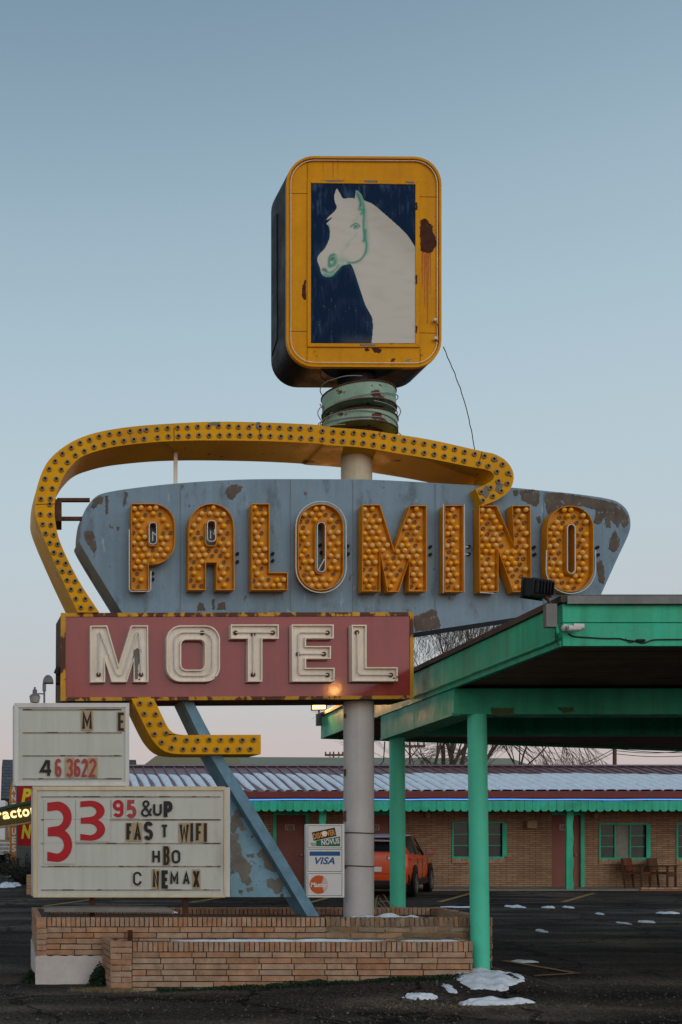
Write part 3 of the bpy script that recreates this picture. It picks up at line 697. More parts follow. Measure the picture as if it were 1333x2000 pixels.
tag(o, 'snow strip on the soil around the foot of the grey pole', 'snow strip', 'snow on the planter rims')

# ------------------------------------------------------------------ weeds and grass
def leafclump(name, cx, cy, z0, rx, ry, h, n, m, label, cat, seed, ls=.02, kind=None, blade=False):
    rn = random.Random(seed); mb = MB()
    for _ in range(n):
        a = rn.random()*6.283; r = rn.random()**.6; u = rn.random()
        x = cx+math.cos(a)*rx*r*(1-.5*u); y = cy+math.sin(a)*ry*r*(1-.5*u); z = (gz(x, y) if z0 is None else z0)+u*h*(1-.5*r)
        s = ls*rn.uniform(.6, 1.4); d = Vector((rn.gauss(0, 1), rn.gauss(0, 1), rn.gauss(.3, .7))).normalized(); e = d.orthogonal().normalized()
        c = Vector((x, y, z))
        if blade:
            d = Vector((rn.gauss(0, .5), rn.gauss(0, .5), 1)).normalized(); c.z = gz(x, y) if z0 is None else z0
            mb.add([c-e*.003, c+e*.003, c+d*s*4+Vector((rn.gauss(0, .02), rn.gauss(0, .02), 0))], [(0, 1, 2)])
        else: mb.add([c-d*s, c+e*s*.45, c+d*s, c-e*s*.45], [(0, 1, 2, 3)])
    o = mb.build(name, m, recalc=False); tag(o, label, cat, kind=kind); return o
p = G(60, 1922); leafclump('weed', p.x, p.y+.1, None, .13, .12, .15, 420, M['leafdark'], 'dark green weed at the left corner of the white plastered base', 'weed', 1)
leafclump('weed', .43, 11.32, 0, .15, .12, .27, 800, M['leafdark'], 'leafy dark weed in the nook between plaster base and lower tier', 'weed', 2)
mb = MB(); rn = random.Random(5)
for _ in range(5200):
    x = 1.0+3.25*rn.random(); k = noise.noise(Vector((x*1.8, 2, 0)))+noise.noise(Vector((x*7, 5, 0)))*.5
    if rn.random() > .75+k*.9: continue
    y = 10.98-abs(rn.gauss(0, .055)); z = gz(x, y)+rn.random()*(.035+.035*k); s = rn.uniform(.006, .014)
    c = Vector((x, y, z)); d = Vector((rn.gauss(0, 1), rn.gauss(0, 1), rn.gauss(0, 1))).normalized(); e = d.orthogonal()
    mb.add([c-d*s, c+e*s*.6, c+d*s, c-e*s*.6], [(0, 1, 2, 3)])
tag(mb.build('ground_weeds', M['leafdark'], recalc=False), 'dark low weeds and moss along the foot of the lower planter wall', 'weeds', kind='stuff')
leafclump('dry_grass', .50, 10.95, None, .42, .12, .05, 900, M['drygrass'], 'dry flattened straw-coloured grass at the planter corner', 'grass', 7, ls=.012, kind='stuff', blade=True)
leafclump('dry_grass', 3.6, 10.0, None, 1.4, .35, .02, 500, M['drygrass'], 'thin dead grass blades lying on the asphalt in the foreground', 'grass', 8, ls=.008, kind='stuff', blade=True)
mb = MB()
for i, (dx, h) in enumerate(((.0, .16), (.05, .2), (.1, .12), (-.02, .1))):
    p = W(733, 1778, 11.75); mb.tube([p, p+Vector((.01+dx*.3, 0, h*.8)), p+Vector((dx+.05, .01, h*.85)), p+Vector((dx+.13, .02, h*.2))], .004, 5)
tag(mb.build('dry_stalks', M['drygrass']), 'bent dry straw stalks growing beside the foot of the grey pole', 'dry plant')
mb = MB()
for px, top in ((219, 1718), (262, 1758), (233, 1766)):
    p = W(px, 1775, 11.7); q = W(px-6, top, 11.7); mb.tube([p, (p+q)/2+Vector((.01, 0, 0)), q], [.003, .002, .001], 4)
tag(mb.build('dry_twig', M['bark']), 'thin dry twigs standing in front of the large reader board', 'dry plant')

# ================================================================== SIGN
YS = 12.2; PX0 = (701-CX)/F*YS
sg = root('motel_sign', (PX0, YS, .64), 'tall sign pole with the blue name panel, bulb-lined yellow arrow band and slanting blue strut', 'sign')
mb = MB(); mb.lathe([(.168, .60), (.168, 3.12)], (PX0, YS, 0), n=40); mb.build('pole', M['pole'], sg)
mb = MB(); mb.lathe([(.172, 3.7), (.172, 5.98)], (PX0-.025, YS, 0), n=40); tag(mb.build('upper_pole', M['polecream'], sg), 'cream upper pole')
# rusty vertical scars on the pole
for (y0, y1, w) in ((1394, 1402, 2.5), (1502, 1516, 3), (1584, 1605, 3.5), (1690, 1696, 3)):
    p = rough([(673, y0), (673+w, y0), (673+w, y1), (673, y1)], .8, 3, int(y0)); mb = MB(); mb.prism([PX(p, 12.135)], (0, .03, 0)); mb.build('rust_mark', M['rust_brown'], sg)
# collar drums
mb = MB()
def drum(z0, z1, r, tilt, sx):
    n = 40; d = MB(); d.lathe([(r-.012, z0), (r, z0), (r, z1), (r-.012, z1)], (0, 0, 0), n=n)
    R_ = Matrix.Rotation(tilt, 4, 'Y'); zc = (z0+z1)/2
    return d, R_, zc
for nm, z0, z1, r, tl, dx in (('upper_drum', 6.385, 6.585, .405, R(-1.5), 0), ('lower_drum', 6.14, 6.285, .41, R(2.0), .012)):
    d, R_, zc = drum(z0, z1, r, tl, 0)
    xf = Matrix.Translation((PX0-.0+dx, YS, zc)) @ R_ @ Matrix.Translation((0, 0, -zc))
    d.build('collar', M['mint'], sg, xf=xf)
    e = MB(); 
    for zz in (z0-.004, z1-.012): e.tube([(math.cos(a)*(r+.004), math.sin(a)*(r+.004), zz+.008) for a in [i*math.pi/20 for i in range(40)]], .009, 6, closed=True)
    e.build('collar_rim', M['rust_brown'], sg, xf=xf)
mb = MB(); mb.lathe([(.25, 5.95), (.25, 6.6)], (PX0, YS, 0), n=32); mb.build('collar_core', M['rust_brown'], sg)
mb = MB(); rn = random.Random(4)
for k in range(7):
    z = 6.12+.075*k+rn.uniform(-.02, .02); a0_ = rn.uniform(0, 6); span = rn.uniform(2.5, 5); rr_ = .415+rn.uniform(0, .015)
    pts = [(PX0+math.cos(a0_+span*i/24)*(rr_+.03*math.sin(i*.9+k)*(i > 18)), YS+math.sin(a0_+span*i/24)*rr_, z+.10*math.sin(i/24*3+k)) for i in range(25)]
    mb.tube(pts, .0055, 6)
for sx in (-1, 1):
    mb.tube([(PX0+sx*(.42+.05*math.sin(i*.7)), YS-.05*math.cos(i*.5), 6.45-.03*i) for i in range(14)], .0055, 6)
mb.build('cable_wrap', M['cable'], sg)
# ---- blue name panel
nl = [(40+.45*x, 800+.45*y) for x, y in [(440,878),(270,600),(262,555),(265,500),(275,450),(295,415),(320,385),(355,365),(440,348),(600,328),(750,315),(900,306),(1040,302),(1330,302)]]
nl += [(640+.465*x, 800+.465*y) for x, y in [(200,295),(450,308),(640,320),(780,328),(900,340),(1050,355),(1180,375),(1230,395),(1262,430),(1273,480),(1262,530),(1220,620),(1150,775)]]
nl = smooth(nl, 4)
panel = [(262, 1225)]+nl+[(1160, 1183), (989, 1209), (808, 1236)]
YP = 12.0
ns = root('name_sign', W(600, 1196, YP+.2), 'long weathered blue boat-shaped sign with orange bulb letters reading PALOMINO', 'sign')
mb = MB(); mb.prism([PX(panel, YP)], (SK*.45, .45, 0))
np_ = mb.build('panel', M['blue'], ns, bevel=.004)
# trim strip and sheet seams of the panel
mb = MB()
for x, y0, y1 in ((352, 945, 1193), (567, 938, 1193), (689, 938, 1193), (850, 945, 1230), (1062, 965, 1196)):
    ext([[(x, y0), (x+1.6, y0), (x+1.6, y1), (x, y1)]], YP-.004, .003, mb, 0)
mb.build('sheet_seam', M['blue_dark'], np_)
pt = MB(); 
for i, l in enumerate([[(442,955),(452,947),(463,946),(475,950),(470,958),(462,966),(455,976),(447,972),(441,962)],
    [(178,990),(184,975),(195,968),(204,972),(200,985),(192,984),(184,994)],
    [(164,1040),(172,1036),(182,1038),(187,1055),(190,1070),(184,1080),(178,1070),(172,1062),(166,1050)],
    [(206,968),(212,969),(211,1002),(207,1004)],[(244,962),(250,962),(246,984),(240,990)],[(228,1028),(233,1028),(232,1036),(228,1036)],
    [(388,1176),(398,1178),(402,1192),(386,1192)],[(415,1172),(420,1170),(421,1190),(415,1190)],[(428,1178),(440,1176),(443,1190),(424,1190)],
    [(1003,958),(1011,956),(1014,966),(1006,970)],[(1016,958),(1040,956),(1054,958),(1054,985),(1046,990),(1036,984),(1020,976)],
    [(1048,1010),(1056,1007),(1058,1020),(1052,1022)],
    [(1064,962),(1090,962),(1130,968),(1166,974),(1196,980),(1214,990),(1228,1008),(1228,1024),(1220,1030),(1212,1018),(1208,1030),(1202,1022),(1192,1014),(1194,1030),(1184,1030),(1182,1010),(1172,1024),(1160,1020),(1166,996),(1140,988),(1116,990),(1096,998),(1078,1010),(1068,1000)],
    [(1194,1050),(1202,1036),(1210,1050),(1210,1068),(1200,1078),(1190,1072)],[(1166,1098),(1176,1094),(1182,1116),(1180,1140),(1172,1138),(1168,1120)],
    [(808,1205),(845,1190),(852,1192),(862,1222),(858,1228),(812,1233)]]):
    patch(rough(l, 1.3, 3, i), YP-.0055, .004, 'peeled_patch', M['peeled_brown'], np_)
# ---- PALOMINO letters
z2 = lambda L_: [(40+.45*x, 800+.45*y) for x, y in L_]
z3 = lambda L_: [(640+.4651*x, 800+.4651*y) for x, y in L_]
arcP = arc(575, 500, 97, 93, -90, 0, 6)+arc(575, 575, 97, 97, 0, 90, 6)
LET = [('P', [z2([(483,407)]+arcP+[(558,672),(558,783),(483,783)]), z2(rr(557,487,597,590,14,3))]),
 ('A', [z2([(730,783),(731,520)]+arc(830,505,98,98,180,360,12)+[(929,520),(930,783),(852,783),(852,664),(806,664),(806,783)]), z2(rr(806,483,852,590,14,3))]),
 ('L', [z2([(1005,408),(1082,408),(1082,707),(1162,707),(1162,783),(1005,783)])]),
 ('O', [rr(583,984,672,1153,44,8), rr(617,1018,638,1120,10,4)]),
 ('M', [z3([(148,399),(222,399),(281,590),(347,402),(417,402),(417,763),(342,763),(345,630),(300,765),(253,765),(222,600),(222,763),(146,763)])]),
 ('I', [z3([(492,401),(571,401),(571,765),(492,765)])]),
 ('N', [z3([(637,403),(712,403),(785,570),(775,403),(853,403),(857,765),(780,765),(718,590),(718,765),(640,765)])]),
 ('O', [z3(rr(923,403,1118,765,96,8)), z3(rr(1005,478,1042,692,18,4))])]
def channel(name, loops, Y, depth, t, wall, face, parent, recess=.6, edge=None):
    mb = MB()
    for k, l in enumerate(loops):
        o2 = offset(l, t if k == 0 else -t); ext([l, o2], Y, depth, mb)
    mb.mi = 1; ins = [offset(l, (t+.25) if k == 0 else -(t+.25)) for k, l in enumerate(loops)]
    ys_ = depth*recess; mb.prism([[W(x, y, Y)+Vector((SK*ys_, ys_, 0)) for x, y in l] for l in ins], (SK*.02, .02, 0))
    return mb.build(name, [wall, face], parent)
bulbs_left = 100; rest = MB(); rest_m = MB()
YL = YP-.15
BM = {}
for kind in ('bulb_clear', 'bulb_amber', 'bulb_dead'):
    b = MB()
    if kind != 'bulb_dead':
        b.lathe([(.012, .0), (.016, -.012)], axis='Y', n=10)
        b.lathe([(.003, -.068), (.016, -.064), (.026, -.053), (.0295, -.040), (.026, -.027), (.018, -.016), (.013, -.008)], axis='Y', n=12)
    else:
        b.lathe([(.022, 0), (.022, -.014), (.013, -.016), (.012, -.005)], axis='Y', n=10)
    BM[kind] = b
bulb_mesh = {}
LETO = []; nb = 0; rest = {k: MB() for k in BM}
for li, (ch, loops) in enumerate(LET):
    lo = channel('letter', loops, YL, .13, 1.2, M['letter'], M['letter'], ns, recess=.5)
    lo['label'] = 'orange metal channel letter %s lined with bulbs' % ch; LETO.append(lo)
    rn = random.Random(40+li); pts = []
    xs_ = [p[0] for p in loops[0]]; ys__ = [p[1] for p in loops[0]]
    x_min, y_min = min(xs_)+7.2, min(ys__)+8; row = 0; y = y_min; stepx = 14.4 if ch != 'I' else 12.4
    while y < max(ys__)-6:
        x = x_min+(stepx/2 if row % 2 else 0)
        while x < max(xs_)-5:
            p = (x+rn.uniform(-1.3, 1.3), y+rn.uniform(-1.3, 1.3))
            # slide bulbs near an edge back inside
            if inside(p, loops[0]) and not any(inside(p, h) for h in loops[1:]) and min(dloop(p, l) for l in loops) > 5.6: pts.append(p)
            x += stepx
        y += 11.6; row += 1
    rn.shuffle(pts)
    for i, p in enumerate(pts):
        r = rn.random(); kind = 'bulb_clear' if r < .45 else 'bulb_amber' if r < .76 else 'bulb_dead'
        w = W(p[0], p[1], YL)+Vector((SK*.064, .064, 0))
        if i < 12 or (li < 4 and i == 12):
            if kind not in bulb_mesh:
                o = BM[kind].build('bulb', M[kind], lo, angle=60); bulb_mesh[kind] = (o.data, ORI[o.name].copy())
                me, c = bulb_mesh[kind]
            else:
                me, c = bulb_mesh[kind]; o = bpy.data.objects.new('bulb', me); COL.objects.link(o); o.parent = lo
            o.location = w+c-ORI[lo.name]; o['group'] = 'light bulbs in the name letters'
            nb += 1
        else:
            b = BM[kind]; rest[kind].add([Vector(v)+w for v in b.v], b.f)
allr = MB()
for i, kind in enumerate(rest):
    allr.mi = i; allr.add(rest[kind].v, rest[kind].f)
o = allr.build('bulbs', [M[k] for k in rest], ns, angle=60); o['kind'] = 'stuff'; o['group'] = 'light bulbs in the name letters'
# unlit neon tubing round some letters
def tubes(paths, Y, r, parent, m=None, name='neon_tube', smooth_=False):
    mb = MB()
    for p, cl in paths: mb.tube(PX(p, Y), r, 6, closed=cl)
    return mb.build(name, m or M['neon_off'], parent, angle=80)
oo = rr(583,984,672,1153,44,8); o2_ = z3(arc(1022, 670, 104, 103, 0, 180, 16))
for li, p, cl in ((0, z2([(473,520),(473,780),(480,789),(560,789),(567,780),(567,700)]), False), (0, z2(rr(560,490,592,584,13,4)), True), (0, z2([(575,570),(575,530),(588,545)]), False),
       (1, z2(rr(812,482,848,572,14,4)), True), (1, z2([(826,560),(826,525),(843,545),(843,520)]), False),
       (3, offset(oo, -4.5), True), (3, rr(620,1020,636,1117,8,4), True), (3, [(622,1114),(634,1092)], False),
       (5, z3([(487,397),(575,397),(575,769),(487,769)]), True), (5, z3([(575,577),(592,577)]), False), (5, z3([(575,608),(592,608)]), False),
       (7, z3([(1126,590)])+o2_+z3([(920,590)]), False), (7, z3(rr(1008,482,1040,688,16,4)), True), (6, z3([(640,768),(700,772)]), False)):
    tubes([(p, cl)], YL-.01, .0065, LETO[li])
mb = MB()
for x, y in z2([(942,627),(942,662),(1095,627),(1095,658),(575,713),(575,738),(1300,590),(1305,622)])+z3([(83,575),(85,608),(430,578),(430,610),(865,580),(867,610),(1131,580),(1133,612),(1017,582),(1017,610),(592,577),(592,608)]):
    mb = MB(); mb.lathe([(.014, -.03), (.018, -.03), (.018, .0)], W(x, y, YP)+Vector((0, 0, 0)), axis='Y', n=12); mb.build('tube_housing', M['dark'], np_)
# ---- yellow arrow band
ob = [(40+.45*x, 800+.45*y) for x, y in [(250,880),(160,690),(75,490),(65,410),(75,330),(100,260),(130,213),(180,168),(250,127),(350,95),(500,72),(700,58),(870,52),(1100,57),(1290,66)]]
ob += z3([(0,73),(150,84),(300,105),(450,130),(650,175),(705,188),(752,217),(779,260),(780,303),(760,345),(722,374),(688,390),(650,403)])
ib = [(40+.45*x, 800+.45*y) for x, y in [(343,880),(250,735),(175,580),(152,480),(150,410),(163,350),(185,297),(215,252),(262,208),(330,181),(430,158),(600,140),(750,134),(900,134),(1100,138),(1290,147)]]
ib += z3([(0,149),(150,160),(300,185),(450,210),(600,240),(662,251),(691,264),(700,282),(690,298),(660,316),(622,333)])
def resample(p, n):
    p = smooth(p, 6); L_ = [0]
    for i in range(1, len(p)): L_.append(L_[-1]+(Vector(p[i])-Vector(p[i-1])).length)
    o = []; j = 0
    for k in range(n+1):
        s = L_[-1]*k/n
        while j < len(p)-2 and L_[j+1] < s: j += 1
        t = (s-L_[j])/max(1e-6, L_[j+1]-L_[j]); o.append(tuple(Vector(p[j])+(Vector(p[j+1])-Vector(p[j]))*t))
    return o, L_[-1]
o1 = smooth(ob, 5); i1 = smooth(ib, 5)
YA, DA = 11.86, .64
mb = MB(); mb.prism([PX(o1+i1[::-1], YA)], (SK*DA, DA, 0)); band = mb.build('arrow_band', M['yellow_band'], sg, bevel=.003)
ob2 = [(257,1364),(285,1422),(299,1446),(315,1463),(334,1471),(360,1473),(510,1473)]
ib2 = [(301,1364),(318,1400),(330,1423),(343,1433),(360,1435.5),(510,1435)]
mb = MB(); mb.prism([PX(smooth(ob2[:-1], 4)+[ob2[-1]]+[ib2[-1]]+smooth(ib2[:-1], 4)[::-1], YA+.01)], (SK*.5, .5, 0)); band2 = mb.build('arrow_band', M['yellow_band'], sg, bevel=.003)
for i, l in enumerate(([(963,893),(971,892),(973,900),(966,904),(961,900)], [(969,945),(977,942),(985,946),(981,955),(974,962),(968,958)], [(940,958),(949,948),(957,952),(957,966),(950,974),(943,968)], [(407,826),(432,824),(430,830),(409,832)], [(500,825),(508,825),(508,841),(501,836)])):
    patch(rough(l, 1, 3, i+80), YA-.002, .0015, 'peeled_patch', M['peeled'], band)
# cross joints on the band
mb = MB()
for a, b in (((508,825),(508,859.5)), ((70,985),(108,984)), ((942,882),(934,912)), ((340,835.5),(341,864))):
    ribbon(mb, [a, b], 1.2, YA-.003, False, .003)
mb.build('band_joint', M['rust_brown'], band)
# bulb sockets in pairs along the band
sk_ = MB(); sk_.lathe([(.029, .002), (.029, -.010), (.021, -.016), (.015, -.016), (.0145, .001)], axis='Y', n=14); sk_.mi = 1
sk_.add([(.0148*math.cos(q*.523), -.004, .0148*math.sin(q*.523)) for q in range(12)], [tuple(range(12))])
spts = []
def along(of, inn, step, rows=(.26, .74)):
    a, la = resample(of, 400); b, lb = resample(inn, 400); res = []
    mid = [((a[i][0]+b[i][0])/2, (a[i][1]+b[i][1])/2) for i in range(401)]
    for row in rows:
        acc = 0; last = None; nxt = step*.5
        for i in range(401):
            p = (a[i][0]*(1-row)+b[i][0]*row, a[i][1]*(1-row)+b[i][1]*row)
            if last: acc += (Vector(p)-Vector(last)).length
            last = p
            if acc >= nxt: res.append(p); nxt += step
    return res
# band halves are matched by parameter, so split the long outlines at the same places
i_o = [0, 3, 10, 14, 19, len(ob)-1]; i_i = [0, 4, 11, 15, 20, len(ib)-1]
for k in range(5):
    spts += [(p, band) for p in along(ob[i_o[k]:i_o[k+1]+1], ib[i_i[k]:i_i[k+1]+1], 20)]
spts += [(p, band2) for p in along(ob2, ib2, 22)]
smesh = None; restS = MB(); rn = random.Random(9)
for i, (p, par) in enumerate(spts):
    w = W(p[0]+rn.uniform(-.7, .7), p[1]+rn.uniform(-.7, .7), YA-.002)
    if i % 10 < 6 and i < 165:
        if smesh is None:
            o = sk_.build('bulb_socket', [M['socket'], M['dark']], par, angle=50); smesh = (o.data, ORI[o.name].copy())
        else:
            o = bpy.data.objects.new('bulb_socket', smesh[0]); COL.objects.link(o); o.parent = par
        o.location = w+smesh[1]-ORI[par.name]; o['group'] = 'bulb sockets along the yellow band'
    else:
        b0_ = len(restS.v); restS.v += [tuple(Vector(v)+w) for v in sk_.v]; restS.f += [[q+b0_ for q in f] for f in sk_.f]; restS.m += sk_.m
o = restS.build('bulb_sockets', [M['socket'], M['dark']], band, angle=50); o['kind'] = 'stuff'; o['group'] = 'bulb sockets along the yellow band'
# bracing
mb = MB(); mb.box(W(340, 945, 12.2)-Vector((0, .02, .04)), W(347, 885, 12.2)+Vector((0, .03, 0))); mb.build('brace', M['cream'], sg)
mb = MB()
for y in (975.5, 1012): 
    a = W(112, y, 12.05); b = W(176, y, 12.05); mb.box((a.x, 12.05, a.z-.018), (b.x, 12.1, a.z+.018))
a = W(107, 1015, 11.9); b = W(121, 972, 11.9); mb.box((a.x, 11.95, a.z), (b.x, 12.3, b.z)); mb.build('brace', M['rust_brown'], sg)
# ---- strut and triangular panel
mb = MB(); mb.prism([PX([(352,1358),(372,1358),(402,1416),(440,1486),(485,1558),(560,1681),(625,1790),(601,1790),(523,1660),(452,1545),(396,1450)], 12.0)], (SK*.45, .45, 0))
mb.build('strut', M['blue_strut'], sg, bevel=.004)
YT = 12.16
mb = MB(); mb.prism([PX([(450,1542),(451,1752),(594,1752),(520,1640)], YT)], (SK*.04, .04, 0)); tp = mb.build('gusset_panel', M['blue_fin'], sg)
pt = MB()
z7 = lambda L_: [(440+.345*x, 1480+.345*y) for x, y in L_]
for i, l in enumerate([[(35,330),(75,330),(85,360),(70,400),(50,430),(35,420)], [(35,470),(60,465),(90,500),(100,560),(145,600),(150,640),(130,660),(155,700),(130,725),(95,700),(80,650),(35,640)],
    [(180,545),(210,515),(245,530),(300,600),(290,650),(250,640),(225,620),(215,570),(190,565)], [(232,690),(262,680),(285,690),(320,665),(335,690),(325,760),(290,775),(270,745),(240,730)],
    [(118,545),(165,545),(165,562),(125,565)], [(122,735),(160,728),(160,750),(130,762)]]):
    patch(rough(z7(l), 1.2, 3, i+30), YT-.005, .004, 'peeled_patch', M['peeled'], tp)

# ---- MOTEL box
ms = root('motel_box_sign', W(464, 1367, 12.2), 'long red box sign reading MOTEL in cream channel letters with rusty yellow edging', 'sign')
YM, DM = 11.9, .6
mb = MB(); ext([[(121,1198),(807,1196.5),(807.5,1364),(120,1368)]], YM+.012, DM, mb); cab = mb.build('cabinet', M['rust_brown'], ms, bevel=.004)
mb = MB(); ext([[(128.5,1204.5),(801.5,1203),(801.5,1358.5),(128.5,1362)]], YM, .011, mb, 0); fc = mb.build('face', M['red'], ms)
mb = MB()
ext([[(119,1197),(808,1195.5),(801.5,1203),(128.5,1204.5)]], YM-.012, .03, mb, 0); ext([[(808,1195.5),(808.5,1365),(801.5,1358.5),(801.5,1203)]], YM-.012, .03, mb, 0)
ext([[(808.5,1365),(118.5,1369),(128.5,1362),(801.5,1358.5)]], YM-.012, .03, mb, 0); ext([[(118.5,1369),(119,1197),(128.5,1204.5),(128.5,1362)]], YM-.012, .03, mb, 0)
mb.build('frame', M['yellow_rusty'], ms)
z4 = lambda L_: [(.36*x, 1180+.36*y) for x, y in L_]
z5 = lambda L_: [(440+.36*x, 1180+.36*y) for x, y in L_]
ML = [('M', [z4([(491,117),(583,115),(645,330),(713,115),(805,115),(807,422),(727,422),(727,305),(690,422),(608,422),(572,305),(572,422),(492,424)])], [z4([(537,380),(537,155),(541,150),(546,155),(630,375),(650,388),(668,375),(745,155),(752,150),(757,160),(768,380)])]),
 ('O', [z4(rr(905,115,1195,420,78,8)), z4(rr(985,192,1113,355,28,5))], [z4(rr(948,152,1155,388,55,8))+[z4(rr(948,152,1155,388,55,8))[0]]]),
 ('T', [z5([(32,110),(292,110),(292,187),(203,187),(203,420),(125,420),(125,187),(32,187)])], [z5([(60,152),(262,152)]), z5([(155,160),(155,380)])]),
 ('E', [z5([(362,110),(590,110),(590,186),(440,186),(440,227),(575,227),(575,296),(440,296),(440,345),(595,345),(595,420),(365,420)])], [z5([(560,152),(410,152),(400,165),(400,370),(410,382),(560,382)]), z5([(400,268),(540,268)])]),
 ('L', [z5([(688,112),(768,112),(768,342),(937,342),(937,418),(690,418)])], [z5([(720,150),(722,370),(732,382),(905,382)])])]
for ch, loops, np2 in ML:
    lo = channel('letter', loops, YM-.10, .10, 2.2, M['cream'], M['cream_in'], ms, recess=.4); lo['label'] = 'cream metal channel letter %s' % ch
    mb = MB()
    for p in np2:
        mb.tube([q+Vector((0, .018, 0)) for q in PX(p, YM-.10)], .0075, 6)
    mb.build('neon_tube', M['neon_off'], lo, angle=80)
    mb = MB()
    for p in np2:
        for q in (p[0], p[-1]): mb.lathe([(.026, 0), (.026, -.012), (.012, -.014)], W(q[0], q[1], YM-.10)+Vector((0, .039, 0)), axis='Y', n=12)
    mb.build('tube_housing', M['rust_brown'], lo)
pt = MB(); ext([rough([(262,1270),(268,1266),(276,1268),(275,1290),(270,1298),(270,1326),(263,1326),(264,1300),(259,1288)], .8, 3, 3)], YM-.0645, .003, pt, 0); pt.build('peeled_patch', M['peeled'], fc)
# ---- lower arrow is part of band; letters done.  Horse picture box
hb = root('picture_box_sign', (PX0, YS, 6.58), 'yellow rounded box sign on top of the pole showing a pale horse head on navy', 'sign')
YH, DH = 11.93, .56
outer = [(x, y+ (x-560)*.006) for x, y in rr(560, 304, 863, 716, 54, 9)]
mb = MB(); ext([outer], YH+.02, DH, mb); mb.build('cabinet', M['black'], hb, bevel=.006)
mb = MB(); pic = [(601,349.5),(820,351),(820,678),(601,677)]
ext([offset(outer, 4.5)], YH, .019, mb, 0); fr = mb.build('face_frame', M['yellow'], hb, bevel=.002)
mb = MB(); ext([outer, offset(outer, 4.6)], YH-.035, .055, mb, 0); mb.build('edge_trim', M['yellow'], hb, bevel=.003)
mb = MB(); ins = [(608,357.5),(812,360),(812,671),(608,670)]; [ext([[pic[i], pic[(i+1) % 4], ins[(i+1) % 4], ins[i]]], YH-.018, .017, mb, 0) for i in range(4)]; mb.build('picture_frame', M['yellow_rusty'] if False else M['yellow'], hb, bevel=.004)
mb = MB()
for a, b in (((565,377.5),(601,378)), ((820,384),(856,385)), ((565,647),(601,647)), ((820,650),(857,651)), ((600.5,678),(600,712)), ((600.5,312),(600.5,350)), ((821,678),(821,712)), ((568,398),(568,640))):
    ribbon(mb, [a, b], .9, YH-.0015, False, .0015)
mb.build('panel_seam', M['rust'], fr)
mb = MB(); tb = offset(outer, 8.5); mb.tube(PX(tb, YH-.02), .0045, 6, closed=True); mb.build('neon_tube', M['cream'], hb)
# painted picture
YQ = YH-.009
h6 = lambda L_: [(560+.24*x, 340+.24*y) for x, y in L_]
horse = smooth([(690,1385),(702,1290),(700,1180),(672,1120),(640,1060),(610,970),(580,880),(555,800),(525,735),(490,735),(455,745),(430,770),(400,800),(375,830),(340,838),(305,830),(282,805),(272,760),(256,720),(250,688),(262,660),(290,630),(315,600),(335,560),(350,520),(352,470),(345,430),(333,412),(326,402),(345,385),(372,350),(326,374),(345,345),(385,310),(410,268),(395,230),(388,180),(398,145),(410,120),(425,140),(445,175),(462,200),(500,196),(540,196),(556,200)], 3)[:-1]+[(556,200),(560,170),(566,128),(590,145),(612,170),(628,210),(632,215)]+smooth([(660,225),(710,250),(770,300),(850,370),(950,460),(1000,520),(1060,615)], 4)+[(1060,1385)]
GREEN = [  # painted green modelling: polyline, half width, strength, depth of colour
 ([(628,250),(630,340),(626,420),(634,500),(650,560),(648,620),(626,670),(590,706),(540,722),(500,722)], 9, .75, .5),
 ([(637,300),(640,400),(650,470),(656,560),(650,640)], 20, .35, .2), ([(640,460),(636,520),(628,545)], 13, .8, .4),
 ([(570,140),(590,160),(610,190),(624,230),(628,290)], 12, .6, .2), ([(578,165),(592,195),(604,235),(600,262)], 14, .95, .6), ([(592,285),(612,290),(626,300),(610,322)], 14, .7, .4),
 ([(522,428),(545,410),(570,402),(596,424)], 7, .8, .4), ([(545,440),(570,444),(594,430)], 6, .6, .3), ([(556,426),(570,426)], 11, .9, .8), ([(550,380),(570,360),(590,350)], 16, .15, 0),
 ([(350,745),(346,705),(358,668),(385,655)], 12, .8, .5), ([(385,690),(395,720),(370,745),(352,750)], 17, .75, .35), ([(366,700),(378,680)], 9, .9, .9), ([(400,665),(404,700),(392,740)], 14, .5, .1),
 ([(298,780),(312,776),(322,790)], 14, .95, .7), ([(432,765),(410,797),(380,822),(345,832),(308,822)], 9, .7, .4), ([(425,740),(398,775),(362,797),(335,800)], 8, .7, .4), ([(300,812),(340,822),(385,800)], 14, .55, .1),
 ([(440,705),(470,700),(500,716)], 22, .35, .1), ([(455,735),(440,755)], 12, .4, .1), ([(340,410),(350,450),(350,490)], 8, .45, .2), ([(575,478),(545,520),(512,550),(490,600)], 6, .22, .2), ([(500,560),(470,610),(440,680)], 16, .10, 0), ([(560,775),(566,850),(590,900)], 16, .12, 0)]
GREEN = [(smooth(p, 3), w, k, d) for p, w, k, d in GREEN]
GB = [(min(q[0] for q in p)-w*2.5, max(q[0] for q in p)+w*2.5, min(q[1] for q in p)-w*2.5, max(q[1] for q in p)+w*2.5) for p, w, k, d in GREEN]
